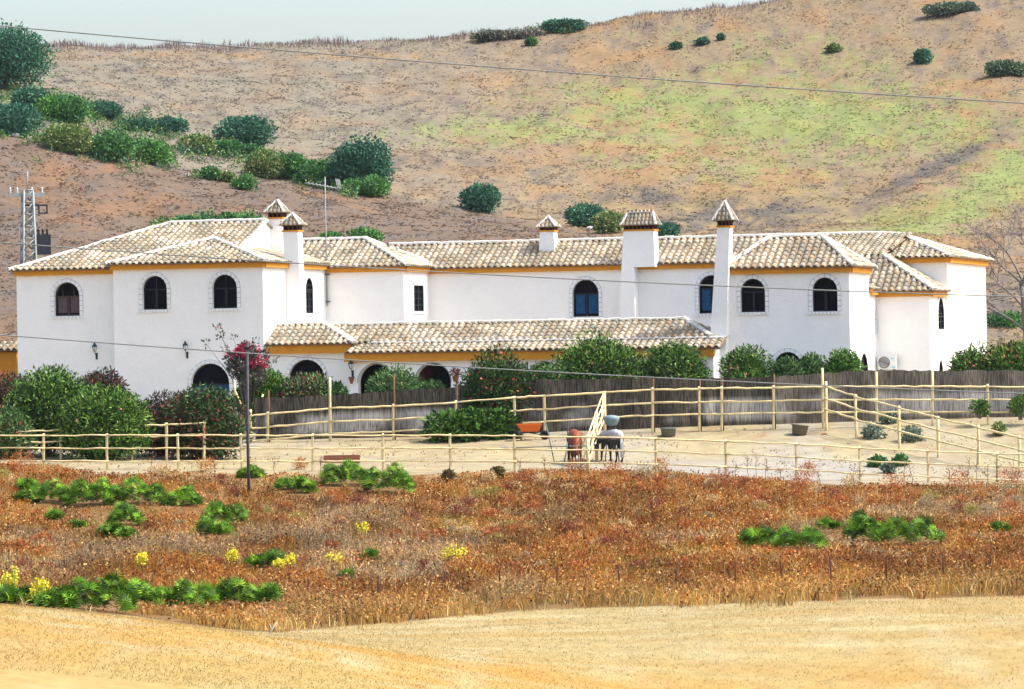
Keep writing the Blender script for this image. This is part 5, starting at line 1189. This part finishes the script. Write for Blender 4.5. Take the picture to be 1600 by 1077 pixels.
for (mx_, my_, mw_, mh_) in mounds:
    c = G(mx_, my_, 120); w = mw_/F*c.y; h = mh_*(1.5 if my_ < 810 else 1.1)/F*c.y; lo_, R_ = lobes(w, h*1.1, w*.8, 7, rng, .25, .4)
    pc = [[(.36, .11, .03), (.44, .16, .05), (.24, .07, .02)], [(.50, .26, .08), (.38, .16, .04)], [(.30, .10, .05), (.18, .06, .03)], [(.38, .32, .19), (.28, .22, .13)], [(.26, .25, .06), (.38, .30, .09)], [(.55, .42, .22), (.42, .28, .12)]][int(rng.choice(6, p=[.3, .2, .2, .1, .08, .12]))]
    V, Fa, C = leaves(int(300+6*mw_), lo_+np.array(list(c)), R_, .11, 5, pc, rng, shell=.7, zmin=-99); Vs.append(V); Fs.append(Fa+m0); Cs.append(C); m0 += len(V)
tag(meshobj('dry_brush', npmesh('dry_brush', np.concatenate(Vs), np.concatenate(Fs), np.concatenate(Cs)), M['dry']), 'rounded russet dead brush heaped along the top of the scrub', 'brush', kind='stuff')
# tall single stalks in front of the paddock
ts = MB(); tV = []; random.seed(9)
for (px_, y0_, y1_) in [(1182, 752, 708), (1170, 750, 712), (1150, 752, 725), (1196, 755, 718), (1280, 768, 738), (1335, 762, 730), (1412, 762, 722), (1425, 765, 733), (1393, 764, 737), (1345, 760, 735), (1528, 770, 700), (1540, 770, 725), (1515, 770, 722), (1560, 772, 726), (1580, 770, 722), (500, 742, 715), (430, 745, 718), (850, 742, 716), (235, 742, 690), (812, 748, 722), (1480, 768, 735), (1220, 760, 735), (1590, 790, 735), (335, 745, 715)]:
    b_ = G(px_, y0_, 140); t_ = P(px_+random.uniform(-4, 4), y1_, b_.y); ts.tube([b_, (b_+t_)/2+Vector((random.uniform(-.08, .08), 0, 0)), t_], .010, 3)
    for k in range(7): q = b_.lerp(t_, random.uniform(.45, 1)); e2 = q+Vector((random.uniform(-.2, .2), random.uniform(-.1, .1), random.uniform(.05, .2))); ts.tube([q, e2], .006, 3); tV.append(tuple(e2))
tag(ts.build('dry_stalks', M['rust'], fix=False), 'tall dead stalks rising against the pale paddock', 'stalks', kind='stuff')
tV = np.array(tV); V, Fa, C = leaves(500, tV, np.full(len(tV), .05), .06, 2, [(.30, .09, .05), (.2, .07, .04)], rng, shell=.9, zmin=-99)
tag(meshobj('stalk_leaves', npmesh('stalk_leaves', V, Fa, C), M['dry']), 'shrivelled leaves on the tall dead stalks', 'leaves', kind='stuff')
# stubble
N1 = 210000
px = rng.uniform(-600, 2200, N1); Y = rng.uniform(72, 108, N1); X = (px-800)/F*Y; Z = gz(X, Y); ppx, ppy = proj(X, Y, Z); lo = np.interp(ppx, B_LOW_X, B_LOW_Y)
ok = ((ppy > lo-2) | (Y < 92)) & (ppy < 1130); X, Y, Z = X[ok], Y[ok], Z[ok]; n = len(X)
gc, _ = ground_color(X, Y, Z); cb = gc*(1.2+.6*rng.random(n))[:, None]
V1, F1_, C1 = blades(X, Y, Z, .03+.06*rng.random(n), .006+.008*rng.random(n), cb, rng, 1.8)
tag(blademesh('stubble', V1, F1_, C1, M['straw']), 'short golden straw stubble over the near field', 'stubble')
# paddock litter and sparse dry grass
N2 = 9000
px = rng.uniform(-100, 1700, N2); Y = rng.uniform(156.5, 171.5, N2); X = (px-800)/F*Y; Z = gz(X, Y); d_n = fbm(X*.5, Y*.5, 71, 3); ok = rng.random(N2) < np.clip((d_n-.5)*6, .04, 1); X, Y, Z = X[ok], Y[ok], Z[ok]; n = len(X)
cc = np.array([(.44, .34, .18), (.34, .24, .13), (.50, .42, .25)])[rng.integers(3, size=n)]
V1, F1_, C1 = blades(X, Y, Z, .04+.10*rng.random(n), .02+.03*rng.random(n), cc, rng, 1.0); tag(blademesh('paddock_grass', V1, F1_, C1, M['dry']), 'sparse trampled straw and droppings on the paddock earth', 'straw')
# hillside tufts
N3 = 320000
px = rng.uniform(-520, 2120, N3); Y = 206+(454-206)*rng.random(N3)**.8; X = (px-800)/F*Y; Z = gz(X, Y); gc, _ = ground_color(X, Y, Z)
cl = fbm(X*.7, Y*.35, 91, 4); ok = rng.random(N3) < np.clip(.35+(cl-.42)*4, .12, 1); X, Y, Z, gc, cl = X[ok], Y[ok], Z[ok], gc[ok], cl[ok]; n = len(X)
u = rng.random(n); cb = gc*(.85+.36*rng.random(n))[:, None]*1.12; dk = u < .12; cb[dk] *= np.array([.66, .64, .68]); lt = u > .93; cb[lt] = cb[lt]*.5+np.array([.20, .18, .13])
V1, F1_, C1 = blades(X, Y, Z, (.04+.10*rng.random(n))*(.6+cl), .05+.12*rng.random(n), cb*1.15, rng, 3.2); tag(blademesh('hill_grass', V1, F1_, C1, M['straw']), 'mottled dry grass and weeds over the whole hillside', 'grass')
# thistles along the skyline
N4 = 5200
px = rng.uniform(-100, 1250, N4); Y = rng.normal(449.5, 2.5, N4); X = (px-800)/F*Y; Z = gz(X, Y); dn = vnoise(px/18, px*0, 5)
h = (.25+.75*rng.random(N4)*dn+.2*dn); tall = ((px > 60) & (px < 560)); h = np.where(tall, h*1.15, h*.8)
V1, F1_, C1 = blades(X, Y, Z, h, .025+.02*rng.random(N4), np.array([(.16, .13, .13), (.22, .17, .15), (.28, .2, .16)])[rng.integers(3, size=N4)], rng, .5)
tag(blademesh('skyline_thistles', V1, F1_, C1, M['dry']), 'grey dead thistles bristling along the hilltop', 'thistles')

# ------------------------------------------------------------------ paddock objects
def tub(label, px, py, w, h, m, tilt=0, rim=.03):
    c = G(px, py, 150); r = empty('tub', c); tag(r, label, 'tub', 'tubs in the paddock'); r.rotation_euler = (0, tilt, .3); a, b = w/2, w/2*.86
    MB().lathe([(0, .0), (b, 0), (a, h), (a+rim, h), (a+rim, h-.05), (a-.02, h-.05), (a-.03, h), (b-.03, .04), (0, .04)], 20).build('shell', M[m], r); return r
tub('upright grey feed tub near the rear fence left of the olive one', 1044.5, 684, .66, .36, 'tub'); tub('tilted olive tub on the bank near the corner of the fences', 1249, 682, .70, .42, 'tub2', .12)
# clay trough
c = G(534, 724, 150); r = empty('feed_trough', c, .05); tag(r, 'long low clay coloured trough lying behind the front fence', 'trough'); w = 57/F*c.y
t_ = MB(); t_.box(-w/2, w/2, -.25, .25, 0, .06); t_.box(-w/2, w/2, -.25, -.19, .06, .3); t_.box(-w/2, w/2, .19, .25, .06, .3); t_.box(-w/2, -w/2+.06, -.19, .19, .06, .3); t_.box(w/2-.06, w/2, -.19, .19, .06, .3); t_.build('basin', M['clay'], r)
for s in (-1, 1): MB().box(s*w*.42-.06, s*w*.42+.06, -.2, .2, -.1, 0).build('foot', M['clay'], r)
# orange barrow
d = 169.6; c = P(828, 668, d); c.z = g1(c.x, d); r = empty('wheelbarrow', c, .1); tag(r, 'orange wheelbarrow parked against the foot of the screening', 'wheelbarrow')
MB().frustum((-.38, .34, -.24, .24), (-.56, .5, -.34, .34), .36, .68).build('tray', M['orange'], r)
MB().tube([(-.95, -.25, .62), (-.2, -.22, .34), (.62, -.04, .2)], .022, 6).tube([(-.95, .25, .62), (-.2, .22, .34), (.62, .04, .2)], .022, 6).tube([(-.3, -.22, .36), (-.38, -.24, 0)], .02).tube([(-.3, .22, .36), (-.38, .24, 0)], .02).build('frame', M['black'], r)
wv = MB().lathe([(.12, -.04), (.2, -.045), (.2, .045), (.12, .04), (.0, .03)], 16); wv.v = [(x+.62, z, y+.2) for x, y, z in wv.v]; wv.build('wheel', M['black'], r)
# black tub under the screen left of barrow
d = 170.6; c = P(807, 672, d); o = MB().lathe([(0, 0), (.2, 0), (.24, .4), (.22, .4), (.19, .03), (0, .03)], 14).build('bucket', M['black'], None, (c.x, d, g1(c.x, d))); tag(o, 'black bucket beside the orange wheelbarrow', 'bucket')
# blue grey feeder on legs
d = 163.0; t = P(955, 654, d); zb = g1(t.x, d); r = empty('hay_feeder', (t.x, d, zb)); tag(r, 'blue grey plastic feeder basket on a stand behind the grey horse', 'feeder'); hh = t.z-zb
MB().lathe([(0, hh-.30), (.22, hh-.28), (.32, hh-.05), (.34, hh+.03), (.2, hh+.12), (0, hh+.14)], 14).build('basket', M['bluegrey'], r)
for k in range(3): an = k*2.1+.4; MB().tube([(.18*math.cos(an), .18*math.sin(an), hh-.28), (.32*math.cos(an), .32*math.sin(an), 0)], .022, 5).build('leg', M['dark_steel'], r)
# teal jump frame near the horses
d = 157.6; a0 = P(853, 662, d); a1 = P(866, 720, d); b0 = P(887, 664, d); b1 = P(888, 722, d); zb = g1(a1.x, d); r = empty('metal_gate_frame', (a1.x, d, zb)); tag(r, 'thin teal metal frame leaning at the front fence left of the chestnut horse', 'metal frame'); o0 = r.location.copy()
MB().tube([a0-o0, a1-o0+Vector((0, 0, -.05))], .022, 6).build('upright', M['teal'], r); MB().tube([b0-o0, b1-o0], .03, 6).build('upright', M['dark_steel'], r)
MB().tube([P(882, 724, d-.5)-o0, P(887, 690, d)-o0], .022, 6).build('strut', M['teal'], r); MB().tube([P(800, 700, d)-o0, P(852, 698, d)-o0, P(925, 697, d)-o0], .02, 6).build('crossbar', M['teal'], r)
MB().box(*[v for v in (P(917, 0, d).x-o0.x, P(925, 0, d).x-o0.x, -.05, .08)], P(920, 703, d).z-zb, P(920, 694, d).z-zb).tube([P(920, 684, d)-o0, P(920, 718, d)-o0], .028, 5).build('latch_post', M['dark_steel'], r)
# props at the yard
def slab(label, name, cat, px, py, s, m, dmin=150, rz=.4):
    c = G(px, py, dmin); bm = bmesh.new(); bmesh.ops.create_icosphere(bm, subdivisions=2, radius=1)
    for v in bm.verts: v.co = Vector((v.co.x*s[0], v.co.y*s[1], v.co.z*s[2]))*random.uniform(.85, 1.12)
    me = bpy.data.meshes.new(name); bm.to_mesh(me); bm.free(); o = meshobj(name, me, M[m], None, c); o.rotation_euler[2] = rz; tag(o, label, cat)
slab('short dark log on the pale earth of the paddock, left of the horses', 'log', 'log', 757, 691, (.22, .09, .07), 'bark'); slab('dark brown log by the left post of the teal frame', 'log', 'log', 790, 702, (.25, .09, .08), 'bark')
slab('reddish stone on the paddock right of the olive tub', 'stone', 'stone', 1288, 681, (.17, .12, .07), 'clay'); slab('flat dark stone in the middle of the right paddock', 'stone', 'stone', 1327, 694, (.12, .1, .05), 'bark')
slab('pale concrete foot below the rear fence post near the right horse', 'concrete_footing', 'footing', 1021, 670, (.22, .15, .06), 'rock'); slab('pale concrete foot below the pair of rear fence posts', 'concrete_footing', 'footing', 1127, 664, (.24, .15, .06), 'rock')
# pale dead stump at the left front fence
c = G(12, 712, 150); r = empty('dead_stump', c); tag(r, 'pale bleached forked stump beside the left end of the front fence', 'stump')
MB().tube([(0, 0, -.1), (.05, 0, .3), (.16, 0, .72)], [.13, .1, .04], 7).tube([(.0, 0, .1), (-.22, .1, .35)], [.07, .03], 6).tube([(.05, 0, .2), (.3, -.1, .4)], [.06, .03], 6).build('trunk', M['pale_bark'], r)
c = G(331, 950, 100); o = MB().tube([(0, 0, -.1), (.02, 0, .28), (.03, .02, .45)], [.09, .085, .075], 8).build('tree_stump', M['bark'], None, c); tag(o, 'short dark stump among the palmettos by the field boundary', 'stump')
c = G(420, 1000, 95); o = MB().tube([(0, 0, 0), (.08, 0, .12), (.2, .02, .3)], [.02, .018, .008], 5).tube([(.08, 0, .12), (.02, 0, .26)], [.012, .005], 4).build('dry_branch', M['pale_bark'], None, c); tag(o, 'pale broken branch sticking up at the field boundary', 'branch')
# ochre ladder / wooden trestle near the pole
d = 173.2; c = P(410, 640, d); zb = g1(c.x, d); r = empty('wooden_trestle', (c.x, d, zb)); tag(r, 'yellow wooden prop leaning by the hedge between the pole and the rear fence', 'trestle'); o0 = r.location.copy()
MB().tube([P(398, 660, d)-o0, P(411, 616, d)-o0], .045, 6).build('leaning_pole', M['pole_wood'], r); MB().tube([P(366, 595, d)-o0, P(368, 630, d)-o0], .04, 6).tube([P(368, 612, d)-o0, P(380, 640, d)-o0], .035, 6).build('brace', M['pole_wood'], r)

# ------------------------------------------------------------------ horses
def horse(label, px, py, rz, coat, dark, size=1.0, neck_side=0., kind='chestnut', dmin=150):
    c = G(px, py, dmin); root = empty('horse', c, rz); tag(root, label, 'horse'); s = size; ns = neck_side
    J = {'mid': (0, 0, 1.10, .26), 'loin': (-.40, 0, 1.15, .24), 'croup': (-.66, 0, 1.12, .22), 'chest': (.36, 0, 1.10, .25), 'nb': (.62, ns*.06, 1.02, .21), 'n1': (.84, ns*.2, .84, .17), 'n2': (1.02, ns*.32, .64, .145), 'poll': (1.14, ns*.36, .52, .135), 'face': (1.20, ns*.38, .32, .11), 'muz': (1.25, ns*.38, .13, .08)}
    Ed = [('mid', 'loin'), ('loin', 'croup'), ('mid', 'chest'), ('chest', 'nb'), ('nb', 'n1'), ('n1', 'n2'), ('n2', 'poll'), ('poll', 'face'), ('face', 'muz')]
    for q, sg in (('l', 1), ('r', -1)):
        fo = .08*sg
        J.update({'h1'+q: (-.58, .12*sg, .94, .18), 'h2'+q: (-.44, .16*sg, .68, .13), 'h3'+q: (-.76, .16*sg, .46, .068), 'h4'+q: (-.70-fo*.5, .16*sg, .14, .045), 'h5'+q: (-.64-fo*.5, .16*sg, .04, .062),
                  'f1'+q: (.36, .13*sg, .84, .15), 'f2'+q: (.38, .16*sg, .64, .095), 'f3'+q: (.42+fo, .16*sg, .40, .062), 'f4'+q: (.42+fo*1.2, .16*sg, .12, .042), 'f5'+q: (.47+fo*1.2, .16*sg, .04, .06)})
        Ed += [('croup', 'h1'+q), ('h1'+q, 'h2'+q), ('h2'+q, 'h3'+q), ('h3'+q, 'h4'+q), ('h4'+q, 'h5'+q), ('chest', 'f1'+q), ('f1'+q, 'f2'+q), ('f2'+q, 'f3'+q), ('f3'+q, 'f4'+q), ('f4'+q, 'f5'+q)]
    bm_ = MB()
    def capsule(p, q, r0, r1):
        p, q = Vector(p), Vector(q); t = (q-p).normalized(); pts = []; rs = []
        for an in (90, 60, 30): pts.append(p-t*r0*math.sin(math.radians(an))); rs.append(max(r0*math.cos(math.radians(an)), .002))
        pts += [p, q]; rs += [r0, r1]
        for an in (30, 60, 90): pts.append(q+t*r1*math.sin(math.radians(an))); rs.append(max(r1*math.cos(math.radians(an)), .002))
        bm_.tube([v*s for v in pts], [v*s for v in rs], 14)
    for a_, b_ in Ed: capsule(J[a_][:3], J[b_][:3], J[a_][3]*.92, J[b_][3]*.92)
    for k in ('h5l', 'h5r', 'f5l', 'f5r'): capsule(J[k][:3], (J[k][0]+.02, J[k][1], .03), J[k][3]*.7, J[k][3]*.7)
    ob = bm_.build('body', coat, root); rm = ob.modifiers.new('remesh', 'REMESH'); rm.mode = 'VOXEL'; rm.voxel_size = .026; sm_ = ob.modifiers.new('smooth', 'SMOOTH'); sm_.factor = .6; sm_.iterations = 6
    dg = bpy.context.evaluated_depsgraph_get(); m2 = bpy.data.meshes.new_from_object(ob.evaluated_get(dg)); ob.modifiers.clear(); ob.data = m2; m2.name = 'body'; m2.materials.clear(); m2.materials.append(coat)
    m2.polygons.foreach_set('use_smooth', [True]*len(m2.polygons))
    # mane, tail, ears, hooves
    mn = []; cs = []
    pr = [np.array(J[k][:3])*s for k in ('nb', 'n1', 'n2', 'poll')]
    rg_ = np.random.default_rng(4)
    for i in range(340):
        t = rg_.random()*2.99; k = int(t); p = pr[k]*(1-t+k)+pr[min(k+1, 3)]*(t-k)+np.array([-.05, 0, .16])*s; e_ = p+np.array([rg_.normal()*.03-.04, rg_.normal()*.035, -.06-.06*rg_.random()])*s
        mn += [p-np.array([.02, 0, 0]), p+np.array([.02, 0, 0]), e_+np.array([.005, 0, 0]), e_-np.array([.005, 0, 0])]; cs += [dark]*4
    tag(meshobj('mane', npmesh('mane', mn, np.arange(len(mn)).reshape(-1, 4), np.array(cs)), M['dry'], root))
    tl = []; cs = []
    for i in range(260):
        p = np.array([-.87, rg_.normal()*.016, 1.12-.05*rg_.random()])*s; m_ = p+np.array([-.08, rg_.normal()*.02, -.3])*s; e_ = m_+np.array([.04+rg_.normal()*.02, rg_.normal()*.02, -.45-.15*rg_.random()])*s
        w_ = np.array([0, .008, 0]); tl += [p-w_, p+w_, m_+w_, m_-w_, m_-w_, m_+w_, e_+w_*.3, e_-w_*.3]; cs += [dark if kind == 'chestnut' else (.42, .41, .40)]*8
    meshobj('tail', npmesh('tail', tl, np.arange(len(tl)).reshape(-1, 4), np.array(cs)), M['dry'], root)
    hd = np.array(J['poll'][:3])*s
    for sg in (1, -1): MB().tube([Vector(hd)+Vector((-.03, .07*sg, .06))*s, Vector(hd)+Vector((.0, .1*sg, .14))*s, Vector(hd)+Vector((.03, .11*sg, .2))*s], [.035*s, .035*s, .006*s], 6).build('ear', coat, root)
    for sg in (1, -1): MB().lathe([(0, -.018), (.018, 0), (0, .018)], 6, tuple((np.array([1.225, ns*.38+.075*sg, .36]))*s)).build('eye', M['horse_dark'], root)
    for k in ('h5l', 'h5r', 'f5l', 'f5r'): q = J[k]; MB().lathe([(.065*s, 0), (.052*s, .08*s), (0, .08*s)], 8, (q[0]*s+.02, q[1]*s, .0)).build('hoof', M['horse_dark'], root)
    if kind == 'chestnut':
        MB().tube([Vector((1.285, ns*.38, .34))*s, Vector((1.305, ns*.38, .22))*s, Vector((1.315, ns*.38, .12))*s], [.02*s, .034*s, .02*s], 6).build('blaze', M['horse_white'], root)
    return root
def low_dark(m, z0, z1, c):
    nt = m.node_tree; N = nt.nodes; L = nt.links; bs = N['Principled BSDF']; old = bs.inputs['Base Color'].links[0].from_socket
    tc = N.new('ShaderNodeTexCoord'); sx = N.new('ShaderNodeSeparateXYZ'); L.new(tc.outputs['Object'], sx.inputs[0]); mr = N.new('ShaderNodeMapRange'); mr.inputs['From Min'].default_value = z0; mr.inputs['From Max'].default_value = z1; L.new(sx.outputs['Z'], mr.inputs['Value'])
    mx = N.new('ShaderNodeMix'); mx.data_type = 'RGBA'; L.new(mr.outputs[0], mx.inputs['Factor']); mx.inputs['A'].default_value = (*c, 1); L.new(old, mx.inputs['B']); L.new(mx.outputs['Result'], bs.inputs['Base Color'])
low_dark(M['chestnut'], .25, .75, (.03, .009, .004))
gm_ = mat('grey_dappled_coat', (.50, .50, .50), .6, var=(.30, .30, .31), vscale=5)
low_dark(gm_, .90, 1.06, (.025, .022, .024))      # dark legs and head are coat; the belly's shade is painted in too
horse('chestnut horse with a white blaze grazing head down towards the viewer', 899, 724, math.radians(-84), M['chestnut'], (.16, .045, .02), 1.0, -.25, dmin=157.5)
horse('dappled grey horse with dark legs grazing, rump towards the viewer', 955, 723, math.radians(118), gm_, (.03, .025, .025), .98, 1.0, 'grey', dmin=157.5)
print('individual tiles', n_ind[0], 'objects', len(bpy.data.objects))
